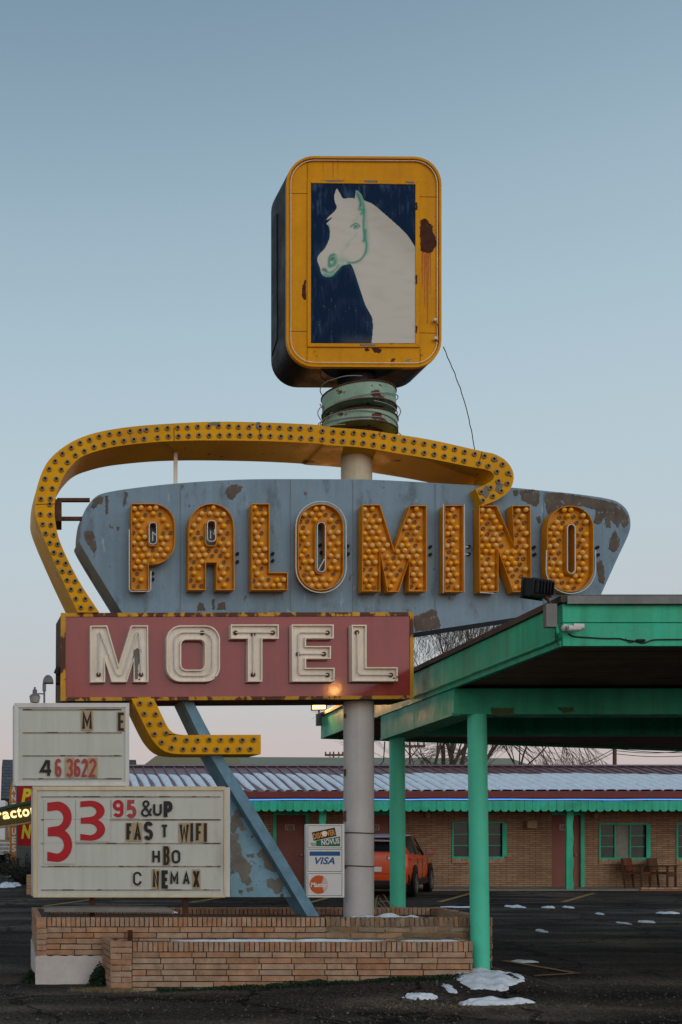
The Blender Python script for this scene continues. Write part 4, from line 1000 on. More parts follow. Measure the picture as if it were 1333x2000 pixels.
def paint(x, y):
    ins_ = inside((x, y), horse); nzv = noise.noise(Vector((x*.05, y*.05, 1)))
    st = noise.noise(Vector((x*.045, y*.007, 5)))*.6+noise.noise(Vector((x*.16, y*.02, 8)))*.5; bl = noise.noise(Vector((x*.009, y*.007, 3)))
    if ins_:
        v = 1-.10*max(0, noise.noise(Vector((x*.006, y*.02, 9))))-.07*abs(noise.noise(Vector((x*.03, y*.09, 2))))*(y < 620)
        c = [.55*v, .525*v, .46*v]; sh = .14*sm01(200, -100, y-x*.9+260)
        c = [q*(1-sh) for q in c]
    else:
        c = [.0013, .0135, .047]; f = max(0, st*.55+bl*.5+.02)**1.1*(.5+.9*(y < 330)+.4*(x < 330))
        f = min(1, f*1.6)*.5; c = [c[0]+(.075-c[0])*f, c[1]+(.13-c[1])*f, c[2]+(.20-c[2])*f]
        dd = min(60, dloop((x, y), horse[::3])) if x < 760 and y > 480 else 60; g = max(0, 1-dd/42)*.12; c = [c[0]+.04*g, c[1]+.16*g, c[2]+.22*g]
        g = sm01(1290, 1372, y)*sm01(380, 520, x)*.35; c = [q+(.12-q)*g for q in c]
        if st > .42 and y > 900 and nzv > 0: c = [q+.05 for q in c]
    for (p, w, k, d), bb in zip(GREEN, GB):
        if bb[0] < x < bb[1] and bb[2] < y < bb[3] and (ins_ or k > .5):
            r = min(dseg((x, y), p[i], p[i+1]) for i in range(len(p)-1))/w
            if r < 2.4:
                g = min(1, k*1.25)*math.exp(-r*r*1.0)*(1 if ins_ else .25); tg = (.10-.09*d, .36-.22*d, .26-.17*d); c = [c[i]+(tg[i]-c[i])*g for i in range(3)]
    return c
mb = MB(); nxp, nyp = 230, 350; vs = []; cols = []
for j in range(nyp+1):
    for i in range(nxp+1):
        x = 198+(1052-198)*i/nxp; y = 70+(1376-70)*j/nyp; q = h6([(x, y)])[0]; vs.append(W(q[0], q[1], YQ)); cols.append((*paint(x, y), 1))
mb.add(vs, [(j*(nxp+1)+i, j*(nxp+1)+i+1, (j+1)*(nxp+1)+i+1, (j+1)*(nxp+1)+i) for j in range(nyp) for i in range(nxp)])
mb.box(W(610, 668, YQ+.004), W(810, 360, YQ+.004)+Vector((0, .004, 0)))
M['painting'] = mat('painted_horse_panel', (.5, .5, .5), .35, .1, 3, spec=.04)
t_ = M['painting'].node_tree; at_ = N(t_, 'ShaderNodeAttribute'); at_.attribute_name = 'paint'; t_.links.new(at_.outputs['Color'], t_.nodes['Principled BSDF'].inputs['Base Color'])
pc = mb.build('picture_panel', M['painting'], hb, recalc=False, angle=60); ca_ = pc.data.color_attributes.new('paint', 'FLOAT_COLOR', 'POINT')
ca_.data.foreach_set('color', [q for c in cols for q in c]+[0, 0, 0, 1]*8); pc['label'] = 'painted pale horse head with sea green shading on navy'
# rust on the frame
for i, (l, am, dy) in enumerate((([(822,430),(831,426),(838,434),(846,442),(846,452),(850,462),(854,476),(848,486),(845,492),(838,494),(830,493),(822,490),(821,460)], 1.0, 0),
    ([(591,560),(595,548),(598,546),(598,584),(594,586),(590,576)], .8, 0), ([(727,680),(736,679),(746,683),(742,690),(732,688)], 1, 0), ([(713,681),(720,680),(722,685),(716,687)], .7, 0),
    ([(812,395),(815.5,395),(816,410),(812,410)], .6, .0165), ([(812,536),(816,538),(815,555),(812,553)], .6, .0165), ([(812,636),(816,638),(815,651),(812,649)], .5, .0165))):
    patch(rough(l, am, 2.5, i+1), YH-.003-dy, .0025, 'rust_patch', M['rust'], fr)
for i, l in enumerate(([(628,351.5),(672,351.5),(671,355),(640,354.5)], [(712,352),(739,352.5),(738,357),(713,356)], [(702,672),(734,672.5),(733,676),(704,675.5)], [(795,354),(812,355),(808,358),(792,357)])):
    patch(rough(l, .8, 2.5, i+60), YH-.0195, .0015, 'peeled_patch', M['peeled'], fr)
for i, (x, w, y1, y0) in enumerate(((823.5, 4.5, 560, 492), (828.6, 3.6, 600, 492), (832.8, 6, 632, 492), (839.5, 3, 575, 492), (631, 1.4, 345, 313), (650, 2.2, 348, 314), (660, 1.4, 338, 314))):
    patch(rough([(x, y0), (x+w, y0), (x+w*.75, (y0+y1)/2), (x+w*.55, y1), (x+w*.3, y1), (x+w*.1, (y0+y1)/2)], .35, 5, i), YH-.0018, .0015, 'rust_streak', M['rust_streak'], fr)
mb = MB()
for x, y in ((847.5, 628), (848.5, 664)): mb.lathe([(.016, 0), (.016, -.05), (.008, -.055)], W(x, y, YH), axis='Y', n=12)
mb.build('insulator', M['cam_white'], hb)
mb = MB(); mb.tube(PX(smooth([(848,629),(855,633),(857,645),(857,655)], 4), YH-.03), .004, 5); mb.tube(PX(smooth([(849,664),(856,666),(858,672)], 4), YH-.03), .004, 5); mb.build('lead_wire', M['wire'], hb)
mb = MB(); mb.lathe([(.23, 6.56), (.21, 6.72), (.21, 6.82)], (PX0-.02, YS+.02, 0), n=32); mb.build('neck', M['black'], hb)
# hatch plate on the side
mb = MB(); a = W(560, 385, YH+.02); b = W(560, 655, YH+.02)
mb.prism([[(a.x+SK*.3-.012, YH+.34, a.z), (a.x+SK*.3-.012+SK*.2, YH+.54, a.z), (b.x+SK*.3-.012+SK*.2, YH+.54, b.z), (b.x+SK*.3-.012, YH+.34, b.z+.1)]], (.012, 0, 0)); mb.build('side_plate', M['black'], hb)
# stay wire
mb = MB(); p = [W(866, 677, 11.95)]; q = W(928, 880, 12.2)
pts = [p[0]+(q-p[0])*i/20+Vector((.012*noise.noise(Vector((i*.7, 0, 0)))+.05*math.sin(math.pi*i/20), 0, .01*noise.noise(Vector((0, i*.7, 0))))) for i in range(21)]
mb.tube(pts, .005, 5); tag(mb.build('stay_wire', M['wire']), 'thin dark wire hanging from the horse box sign down to the yellow band', 'wire')

# ---- reader boards
YU = 11.72
def board(nm, x0, y0, x1, y1, fm, label, inner, Y, dep, rails, loc):
    r_ = root(nm, loc, label, 'sign')
    mb = MB(); ext([rect(x0+1, y0+1, x1-1, y1-1)], Y+.02, dep, mb); mb.build('cabinet', M['white_frame'], r_)
    ix0, iy0, ix1, iy1 = inner; mb = MB(); e = .02
    ext([[(x0,y0),(x1,y0),(ix1,iy0),(ix0,iy0)]], Y-.015, .04, mb, 0); ext([[(x1,y0),(x1,y1),(ix1,iy1),(ix1,iy0)]], Y-.015, .04, mb, 0)
    ext([[(x1,y1),(x0,y1),(ix0,iy1),(ix1,iy1)]], Y-.015, .04, mb, 0); ext([[(x0,y1),(x0,y0),(ix0,iy0),(ix0,iy1)]], Y-.015, .04, mb, 0)
    mb.build('frame', fm, r_, bevel=.003)
    mb = MB(); ext([rect(ix0, iy0, ix1, iy1)], Y, .018, mb, 0); fc_ = mb.build('face', M['board'], r_)
    mb = MB()
    for y in rails:
        a = W(ix0+8, y, Y); b = W(ix1-7, y, Y); mb.box((a.x, Y-.010, a.z-.006), (b.x, Y-.0005, a.z+.006)); mb.box((a.x, Y-.014, a.z+.003), (b.x, Y-.0102, a.z+.006))
    mb.build('rail', M['rail'], r_)
    return r_, fc_
bu, fu = board('reader_board', 28, 1373, 253, 1535, M['white_frame'], 'smaller upper white reader board with red digits, under the red box sign', (37,1382,245,1527), YU, .3, (1386,1431,1476,1521), W(140, 1535, YU+.15))
bl_, fl = board('reader_board', 65, 1536, 441, 1753, M['cream_frame'], 'large lower reader board with cream frame showing the room price', (73,1544,438,1748), 11.68, .3, (1556,1601,1647,1692,1738), W(250, 1753, 11.83))
mb = MB(); ext([rect(439.5, 1538, 450, 1752)], 11.70, .3, mb); mb.build('end_trim', M['white_frame'], bl_, bevel=.003)
mb = MB()
for x in (180, 362):
    a = W(x-5, 1753, 11.85); mb.box((a.x, 11.82, .6), (a.x+.06, 11.88, a.z+.02))
    mb.build('leg', M['rust_brown'], bl_); mb = MB()
YG = 11.68
def G6(ch, x0, y0, x1, y1, w, m='ink', plate=None, k=0):
    w = w*(1 if plate else 1.12)
    if plate:
        mb = MB(); ext([rect(.36*x0-1.3, 1480+.36*y0-1.2, .36*x1+1.3, 1480+.36*y1+.8)], YG-.0125-.0006*k, .0008, mb, 0); mb.build('letter_plate', M[plate], fl)
    o = glyph(ch, .36*x0, 1480+.36*y0, .36*x1, 1480+.36*y1, w, YG-.018-.002*k, M[m], fl); return o
for (x0, x1, y0, y1) in ((240,410,225,575), (412,598,225,455), (606,680,225,330), (682,750,228,330)):
    mb = MB(); ext([rect(.36*x0, 1480+.36*y0, .36*x1, 1480+.36*y1)], YG-.012, .0008, mb, 0); mb.build('letter_plate', M['ghost'], fl)
def big3(x0, y0, x1, y1, seedm='redink'):
    """flat-terminal numeral 3"""
    w = x1-x0; h = y1-y0; t_ = .215*w*1.1
    def U(pts): return [(x0+w*x, y0+h*y) for x, y in pts]
    out_ = [(.0,.03)]+arc(.42,.27,.58,.27,-92,42,14)+arc(.42,.73,.60,.27,-42,88,14)
    outp = [(.0,.0+.02)]+[(x, y) for x, y in arc(.40,.26,.58,.26,-90,60,12)]+[(x, y) for x, y in arc(.40,.72,.60,.28,-60,90,12)]+[(.0,.985)]
    inn = [(.0,.83)]+[(x, y) for x, y in arc(.34,.72,.33,.145,80,-90,10)]+[(.02,.575),(.02,.43)]+[(x, y) for x, y in arc(.34,.275,.31,.135,90,-80,10)]+[(.0,.165)]
    mb = MB(); ext([U(outp+inn)], YG-.019, .002, mb, 0); return mb.build('letter', M[seedm], fl)
big3(.36*258, 1480+.36*237, .36*393, 1480+.36*565); big3(.36*437, 1480+.36*232, .36*572, 1480+.36*450)
mb = MB(); ext([rough([(.36*262,1480+.36*243),(.36*330,1480+.36*240),(.36*385,1480+.36*270),(.36*388,1480+.36*350),(.36*340,1480+.36*345),(.36*330,1480+.36*300),(.36*262,1480+.36*290)], .6, 3, 3)], YG-.0205, .0008, mb, 0)
mb.v = mb.v; bpy.data.objects.remove(mb.build('x', M['redink2'], fl)) 
G6('9',613,228,672,323,6,'redink'); G6('5',688,228,742,328,6.5,'redink2'); G6('&',765,230,828,320,3.4); G6('U',832,245,880,315,4); G6('P',890,235,938,332,6.5)
G6('F',687,355,722,452,6,'ink','plate_tan'); G6('A',728,355,768,452,5.5,'ink','plate_tan'); G6('S',782,345,832,447,6); G6('T',873,362,915,437,4)
G6('W',975,355,1027,455,5.2,'ink','plate_tan'); G6('I',1035,355,1049,455,5.2,'ink','plate_tan'); G6('F',1065,355,1100,455,5,'ink','plate_tan'); G6('I',1109,355,1123,455,5.2,'ink','plate_tan')
G6('H',828,498,870,573,3.8); G6('B',888,480,922,582,5,'ink','plate_tan'); G6('O',933,500,980,573,3.8)
G6('C',723,618,770,693,4,'ink','ghost'); G6('N',830,608,865,708,5.2,'ink','plate_tan'); G6('E',878,610,922,710,6.5); G6('M',925,618,970,690,3.8,k=1); G6('A',993,618,1032,690,3.8); G6('X',1048,608,1085,708,5,'ink','plate_tan')
YG2 = YU
def G4(ch, x0, y0, x1, y1, w, m, plate=None):
    if plate:
        mb = MB(); ext([rect(.36*x0-2, 1180+.36*y0-2, .36*x1+2, 1180+.36*y1+1)], YG2-.0125, .0008, mb, 0); mb.build('letter_plate', M[plate], fu)
    glyph(ch, .36*x0, 1180+.36*y0, .36*x1, 1180+.36*y1, w, YG2-.018, M[m], fu)
G4('M',448,585,500,683,5.2,'ink','plate_tan'); G4('E',642,588,680,686,5,'ink','plate_tan'); G4('4',217,838,287,938,5.6,'ink')
G4('6',300,838,335,937,4.6,'redink2'); G4('3',360,838,398,937,4.6,'redink2','plate_tan'); G4('6',404,838,438,937,4.6,'redink2'); G4('2',444,838,478,937,4.6,'redink2'); G4('2',484,838,525,937,4.6,'redink2','plate_tan')

# ---- card sign on the pole
cs = root('card_sign', W(636, 1752, 12.03), 'small white sign with three credit card logos strapped to the grey pole', 'sign')
c5 = lambda x, y: (580+.15*x, 1580+.15*y)
YC = 12.0
mb = MB(); ext([rr(*c5(128, 198), *c5(622, 1152), 2, 3)], YC, .07, mb); mb.build('cabinet', M['cardwhite'], cs, bevel=.003)
def cbox(x0, y0, x1, y1, m, k, name='card_panel', ang=None, par=None):
    mb = MB(); p = [c5(x0,y0), c5(x1,y0), c5(x1,y1), c5(x0,y1)]
    if ang:
        cx_ = sum(q[0] for q in p)/4; cy_ = sum(q[1] for q in p)/4; ca, sa = math.cos(R(ang)), math.sin(R(ang))
        p = [(cx_+(x-cx_)*ca+(y-cy_)*sa, cy_-(x-cx_)*sa+(y-cy_)*ca) for x, y in p]
    ext([p], YC-.0015*k, .0014, mb, 0); return mb.build(name, m, par or cs)
greyp = mat('pale_grey_print', (.62, .62, .61), .5, .05)
for (y0, y1) in ((215, 510), (525, 818), (838, 1132)):
    cbox(142, y0, 592, y1, M['ink'], 1, 'panel_line'); cbox(148, y0+6, 586, y1-6, greyp, 2)
cbox(205, 272, 510, 385, M['ink'], 3, 'card_mark', 12); cbox(255, 415, 565, 485, M['cardgreen'], 3, 'card_mark'); 
mb = MB(); ext([[c5(245,415), c5(565,358), c5(565,420), c5(245,420)]], YC-.0045, .0014, mb, 0); mb.build('card_mark', M['cardgreen'], cs)
mb = MB()
for q in range(7): ext([[c5(172+q*4, 440+q*7), c5(255, 440+q*7), c5(255, 443+q*7), c5(172+q*4, 443+q*7)]], YC-.0045, .001, mb, 0)
mb.build('card_mark', M['cardgreen'], cs)
gold = mat('gold_print', (.62, .30, .07), .5, .08)
x0, y0 = c5(212, 292); x1, y1 = c5(502, 368); bfont('DISCOVER', x0, y0, x1, y1, YC-.0062, gold, cs, bold=.035, ang=12, depth=.001)
mb = MB(); mb.lathe([(.031, 0), (.031, -.0015)], W(*c5(360, 322), YC-.0065), axis='Y', n=20); mb.build('card_mark', M['cream'], cs)
x0, y0 = c5(320, 388); x1, y1 = c5(555, 462); bfont('NOVUS', x0, y0, x1, y1, YC-.0062, M['cardwhite'], cs, bold=.03, ang=6, depth=.001)
cbox(167, 553, 566, 610, M['cardblue'], 3, 'card_mark')
x0, y0 = c5(238, 628); x1, y1 = c5(495, 722); bfont('VISA', x0, y0, x1, y1, YC-.0045, M['cardblue'], cs, bold=.03, shear=.28, depth=.001)
# round mark: solid left, stripes on its right side
cc = c5(288, 985); r_ = 18.2
mb = MB(); pts = [(cc[0]+r_*math.cos(R(a)), cc[1]+r_*math.sin(R(a))) for a in range(55, 306, 6)]; ext([pts+[(cc[0]+5, cc[1])]], YC-.0045, .0014, mb, 0)
for q in range(13):
    yy = cc[1]-r_*.80+q*r_*1.6/12; hw = math.sqrt(max(0, r_*r_-(yy-cc[1])**2)); xa = cc[0]+5+abs(yy-cc[1])*.33
    if q % 1 == 0: ext([rect(xa-1.0, yy-.38, cc[0]+hw, yy+.38)], YC-.0052, .0006, mb, 0)
mb.build('card_mark', M['cardorange'], cs)
x0, y0 = c5(180, 955); x1, y1 = c5(405, 1018); bfont('Master', x0, y0, x1, y1, YC-.0066, M['cardwhite'], cs, bold=.03, shear=.2, depth=.001)
for y in (1627, 1691):
    mb = MB(); z = W(0, y, YS).z
    mb.tube([(PX0+math.cos(a)*.174, YS+math.sin(a)*.174, z+.004*math.sin(a*2)) for a in [i*math.pi/18 for i in range(36)]], .006, 6, closed=True)
    mb.build('strap', M['rust_brown'], cs)

M['oldgreen'] = mat('old_green_paint', (.08, .15, .06), .8, .3, 8)
# ================================================================== CANOPY
cp = root('entrance_canopy', (6.5, 13.0, .1), 'green painted entrance canopy with deep fascia boards on round green columns', 'canopy')
XL = 4.107; Y0 = 8.76; YB2 = 17.2; ZB, ZT = 3.135, 3.484; XE = 13.0
yb = lambda x: YB2+(x-4.2)*.36
mb = MB(); mb.prism([[(XL+.06, Y0+.06, ZB+.05), (XE, Y0+.06, ZB+.05), (XE, yb(XE)-.06, ZB+.05), (XL+.12, YB2-.06, ZB+.05)]], (0, 0, .25)); mb.build('roof_deck', M['soffit'], cp)
mb = MB(); k = 0; y = Y0+.08
while y < 21:   # soffit boards
    mb.box((XL+.10, y, ZB+.035+.004*(k % 2)), (XE-.1, y+.195, ZB+.049+.0*(k % 2))) if y < YB2-.2 else None
    y += .2; k += 1
mb.build('soffit_boards', M['soffit'], cp)
mb = MB(); mb.box((XL, Y0, ZB), (XE, Y0+.045, ZT-.16)); mb.box((XL, Y0+.004, ZT-.155), (XE, Y0+.045, ZT)); fa = mb.build('fascia', M['green'], cp, bevel=.004)
mb = MB(); mb.prism([[(XL-.002, Y0+.05, ZB+.0), (XL+.10, YB2, ZB), (XL+.14, YB2, ZB), (XL+.042, Y0+.05, ZB)]], (0, 0, ZT-ZB)); 
mb.build('fascia', M['green'], cp, bevel=.004)
mb = MB(); mb.prism([[(XL-.012, Y0+.02, ZB-.0), (XL+.086, YB2, ZB), (XL+.098, YB2, ZB), (XL-.001, Y0+.02, ZB)]], (0, 0, .05)); mb.build('fascia_strip', M['green'], cp)
mb = MB(); mb.prism([[(XL+.1, YB2+.003, ZB), (XE, yb(XE), ZB), (XE, yb(XE)+.04, ZB), (XL+.1, YB2+.045, ZB)]], (0, 0, .36)); mb.build('fascia', M['green'], cp)
mb = MB(); mb.prism([[(XL-.03, Y0-.03, ZT+.002), (XE, Y0-.03, ZT+.002), (XE, yb(XE)+.06, ZT+.002), (XL+.07, YB2+.06, ZT+.002)]], (0, 0, .055)); mb.build('roof_edge', M['tar'], cp, bevel=.004)
mb = MB(); mb.box((XL+.02, Y0-.042, ZT-.012), (XE, Y0-.031, ZT+.052)); mb.box((XL+.15, Y0-.03, ZT+.0575), (XE, Y0+.2, ZT+.066)); mb.build('drip_edge', M['galv'], cp)
# beams
BZ0, BZ1 = 2.862, 3.133; BX = 4.145; BY = 11.28
mb = MB(); mb.box((BX+.0, BY, BZ0), (12.2, BY+.32, BZ1)); mb.box((BX+2.97, BY-.005, BZ0+.002), (BX+3.0, BY-.0005, BZ1)); mb.build('beam', M['green'], cp, bevel=.006)
mb = MB(); mb.prism([[(BX, BY+.325, BZ0+.005), (BX+.03, 13.94, BZ0-.03), (BX+.03, 13.94, BZ1), (BX, BY+.325, BZ1)]], (.34, 0, 0)); mb.build('beam', M['green'], cp, bevel=.006)
mb = MB(); a = [(BX-.01, BY+.02, BZ0-.012), (BX+.02, 13.93, BZ0-.04), (BX+.10, 13.93, BZ0-.04), (BX+.07, BY+.02, BZ0-.012)]; mb.prism([a], (0, 0, .03)); mb.build('beam_trim', M['green'], cp)
mb = MB(); mb.box((BX+.35, 13.6, BZ0), (12.2, 13.9, BZ1-.005)); mb.build('beam', M['green'], cp, bevel=.006)
for (px0, px1, Y, zt) in ((938.8, 932, 11.36, BZ0+.003), (778, 776, 13.75, BZ0-.01)):
    xa = (px0-CX)/F*Y; xb = (px1-CX)/F*Y; z0 = gz(xa, Y)-.03
    mb = MB(); mb.lathe([(.097, 0), (.097, 1)], (0, 0, 0), n=36); mb.v = [(x+xa+(xb-xa)*z, y+Y, z0+(zt-z0)*z) for x, y, z in mb.v]
    mb.build('column', M['green_col'], cp)
# peeled patches on the front beam
for l in ([(958,1382),(1005,1383),(1003,1396),(960,1397)], [(1088,1382),(1120,1381),(1124,1390),(1100,1392)]):
    patch(rough(l, 1.2, 3, 2), BY-.004, .003, 'peeled_patch', M['oldgreen'], cp)
mb = MB()
for pts in ([(1078,1183),(1082,1200),(1081,1218),(1086,1232),(1085,1248),(1092,1261)],): ribbon(mb, pts, 1.8, Y0-.002, False, .001)
mb.build('crack', M['dark'], cp)
# conduit along the side fascia
mb = MB(); pA = W(1071, 1205, 9.25); cz = ZB+.06
mb.tube([(XL-.09, Y0-.04, 3.40), (XL-.08, Y0-.038, 3.32), (XL-.055, Y0-.03, 3.24), (XL-.03, Y0+.03, cz+.01), (XL-.025, Y0+.15, cz), (XL-.018, Y0+1.2, cz), (XL+.02, Y0+3.9, cz+.005)], .014, 8); mb.build('conduit', M['green'], cp)

# ---- floodlights
def flood(loc, aim, label, lit, housing_m, bracket_m, scale=1, energy=0, hoff=0):
    r_ = root('floodlight', loc, label, 'floodlight', 'floodlights at the canopy corners', local=True)
    d = (Vector(aim)-Vector(loc)); q = Vector((d.x, d.y, d.z)).to_track_quat('Y', 'Z').to_matrix().to_4x4()
    s = scale; up = Matrix.Translation((hoff, 0, .15*s)) @ q
    mb = MB(); mb.box((-.11*s, -.05*s, -.07*s), (.11*s, .05*s, .07*s))
    for i in range(6): x = (-.09+.036*i)*s; mb.box((x-.004, -.085*s, -.055*s), (x+.004, -.05*s, .055*s))
    mb.box((-.125*s, .045*s, -.085*s), (.125*s, .062*s, .085*s)); mb.build('housing', housing_m, r_, xf=up, bevel=.006)
    mb = MB(); mb.box((-.10*s, .0625*s, -.062*s), (.10*s, .066*s, .062*s)); mb.build('lens', M['flame'] if lit else M['clearlens'], r_, xf=up)
    mb = MB(); mb.tube([(0, 0, .02), (hoff*.2, 0, .06*s)], .012, 8); mb.tube([(hoff*.2, 0, .06*s), (hoff*.8, 0, .12*s)], .016, 8)
    mb.build('bracket', bracket_m, r_)
    mb = MB(); mb.box((-.045, -.03, -.17), (.045, .03, .02)); mb.build('junction_box', M['galv'], r_, bevel=.004)
    if energy:
        L_ = bpy.data.lights.new('flood_lamp', 'SPOT'); L_.energy = energy; L_.color = (1, .42, .12); L_.spot_size = R(120); L_.spot_blend = .6; L_.shadow_soft_size = .05
        lo = bpy.data.objects.new('flood_lamp', L_); COL.objects.link(lo); lo.parent = r_
        lo.location = up @ Vector((0, .10*s, 0)); lo.rotation_euler = d.to_track_quat('-Z', 'Y').to_euler()
    return r_
flood((3.99, 8.73, 3.45), (2.4, 11.9, 3.75), 'black ribbed floodlight on the near corner of the canopy, aimed at the name sign', True, M['cartrim'], M['rust_brown'], 1.0, 14, -.10)
flood((4.14, 17.1, 3.50), (3.2, 13.0, 3.6), 'lit orange floodlight on the far corner of the canopy behind the grey pole', True, M['galv'], M['rust_brown'], 1.0, 120)
# security camera and its cable
sc_ = root('security_camera', W(1103, 1228, Y0), 'white bullet security camera mounted on the front fascia of the canopy', 'security camera')
mb = MB(); mb.lathe([(.030, 0), (.030, -.02), (.020, -.03)], W(1103, 1227, Y0), axis='Y', n=20); mb.lathe([(.017, -.03), (.017, -.07)], W(1104, 1227, Y0), axis='Y', n=16); mb.build('mount', M['cam_white'], sc_)
mb = MB(); c = W(1110, 1227, Y0-.07); mb.tube([c, c+Vector((.095, -.015, -.002))], .026, 18); mb.build('camera_body', M['cam_white'], sc_, bevel=.003)
mb = MB(); mb.tube([c+Vector((.035, -.007, .012)), c+Vector((.115, -.018, .008))], .026, 18, cap=False); mb.build('sun_shield', M['cam_white'], sc_)
mb = MB(); mb.tube(PX(smooth([(1110,1237),(1122,1243),(1150,1245),(1180,1247),(1210,1247),(1222,1250),(1240,1252),(1258,1256),(1275,1250),(1300,1249),(1345,1249)], 4), Y0-.008), .0055, 6)
mb.tube(PX(smooth([(1222,1247),(1232,1255),(1245,1250)], 4), Y0-.01), .004, 5); mb.tube(PX([(1244,1251),(1260,1251)], Y0-.012), .012, 8)
tag(mb.build('camera_cable', M['wire']), 'dark cable sagging along the canopy fascia from the security camera', 'cable')

# ================================================================== MOTEL
mt = root('motel_building', (12, 31.6, 0), 'low tan brick motel wing with maroon metal roof, green porch trim and numbered doors', 'building')
YW = 31.6; sW = F/YW
XM0, XM1 = 1.4, 24.0
def wx(px, Y=YW): return (px-CX)/F*Y
def wz(py, Y=YW): return EYE+(CY-py)/F*Y
ops = []   # (x0,x1,z0,z1)
doors = [(540, 597, 1592, 1735, '102'), (716, 764, 1592, 1735, '103'), (1078, 1134, 1592, 1735, '104')]
wins = [(886, 981, 1608, 1673), (1173, 1262, 1611, 1675), (1324, 1412, 1611, 1675)]
# wall as strips round the openings
cuts = sorted([(wx(a), wx(b), .05, wz(t_)) for a, b, t_, _, _ in doors]+[(wx(a), wx(b), wz(b2), wz(t_)) for a, b, t_, b2 in wins])
mb = MB(); x = XM0
for (a, b, z0, z1) in cuts:
    mb.box((x, YW, -.05), (a, YW+.25, 2.75)); mb.box((a, YW, z1), (b, YW+.25, 2.75))
    if z0 > .06: mb.box((a, YW, -.05), (b, YW+.25, z0))
    x = b
mb.box((x, YW, -.05), (XM1, YW+.25, 2.75)); mb.box((XM0, YW+.25, -.05), (XM0+.25, 36.4, 2.75)); mb.box((XM1-.25, YW+.25, -.05), (XM1, 36.4, 2.75)); mb.box((XM0, 36.4, -.05), (XM1, 36.6, 2.75))
mb.build('wall', M['brickwall'], mt)
for (a, b, t_, bt, num) in doors:
    x0, x1 = wx(a), wx(b); z1 = wz(t_)
    mb = MB(); mb.box((x0, YW+.06, .055), (x1, YW+.12, z1-.004)); d = mb.build('door', M['door'], mt)
    mb = MB()
    if num != '104': mb.box((x0-.10, YW-.03, .055), (x0-.001, YW+.05, z1+.0))
    mb.box((x1+.001, YW-.03, .055), (x1+.11, YW+.05, z1)); mb.box((x0-(.10 if num != '104' else 0), YW-.029, z1+.001), (x1+.11, YW+.05, z1+.09)); mb.build('door_frame', M['green'], mt)
    px0 = {'102': 558, '103': 724, '104': 1094}[num]
    cxn = W(px0+8.5, 1616, YW+.05)
    mb = MB(); mb.box((cxn.x-.14, YW+.045, cxn.z-.085), (cxn.x+.14, YW+.058, cxn.z+.085)); mb.build('number_plate', M['door_in'], d)
    bfont(num, px0+1.5, 1612, px0+15.5, 1620.5, YW+.04, M['ink'], d, 'door_number', bold=.02, shear=.2)
    mb = MB(); mb.lathe([(.02, 0), (.035, -.03), (.035, -.05), (.015, -.06)], (x1-.12, YW+.06, 1.0), axis='Y', n=14); mb.build('door_knob', M['galv'], d)
for wi, (a, b, t_, bt) in enumerate(wins):
    x0, x1, z0, z1 = wx(a), wx(b), wz(bt), wz(t_)
    f = MB(); w_ = .05
    f.box((x0-.05, YW-.03, z0-.06), (x1+.05, YW+.06, z0)); f.box((x0-.05, YW-.03, z1), (x1+.05, YW+.06, z1+.05)); f.box((x0-.05, YW-.028, z0+.001), (x0+.0, YW+.06, z1-.001)); f.box((x1, YW-.028, z0+.001), (x1+(.13), YW+.06, z1-.001))
    n3 = 3
    for i in range(1, n3): xx = x0+(x1-x0)*i/n3; f.box((xx-.02, YW+.02, z0+.001), (xx+.02, YW+.06, z1-.001))
    for i in (0, 2) if wi != 5 else (0, 1, 2):
        xa, xb = x0+(x1-x0)*i/n3, x0+(x1-x0)*(i+1)/n3
        for k in (1, 2): zz = z0+(z1-z0)*k/3; f.box((xa+.02, YW+.03, zz-.011), (xb-.02, YW+.055, zz+.011))
    fo = f.build('window', M['green'], mt)
    mb = MB(); mb.box((x0, YW+.062, z0), (x1, YW+.07, z1)); mb.build('pane', M['glass'] if wi == 0 else mat('curtained_glass', (.045, .06, .046), .25, .3, 3, spec=.25), fo)
    if wi:
        mb = MB(); xa, xb = x0+(x1-x0)/3+.03, x0+(x1-x0)*2/3-.03; n_ = 24
        vs = [(xa+(xb-xa)*i/n_, YW+.055+.004*math.sin(i*1.4), z) for z in (z0, z1) for i in range(n_+1)]
        mb.add(vs, [(i, i+1, n_+2+i, n_+1+i) for i in range(n_)]); mb.build('curtain', M['curtain'], fo)
    s_ = MB(); xx = x0-.05
    while xx < x1+.08: s_.box((xx, YW-.035, z0-.19), (xx+.085, YW+.02, z0-.062), jit=.003); xx += .092
    s_.build('window_sill', M['brick'], mt)
mb = MB(); mb.box((wx(1024), YW-.22, wz(1618)), (wx(1044), YW, wz(1603))); mb.build('vent_box', M['vent'], mt, bevel=.02)
for px in (1159, 833): 
    mb = MB(); mb.lathe([(.05, 0), (.09, .12), (.06, .2)], (wx(px), YW-.12, wz(1598)), n=12); mb.build('porch_lamp', M['vent'], mt)
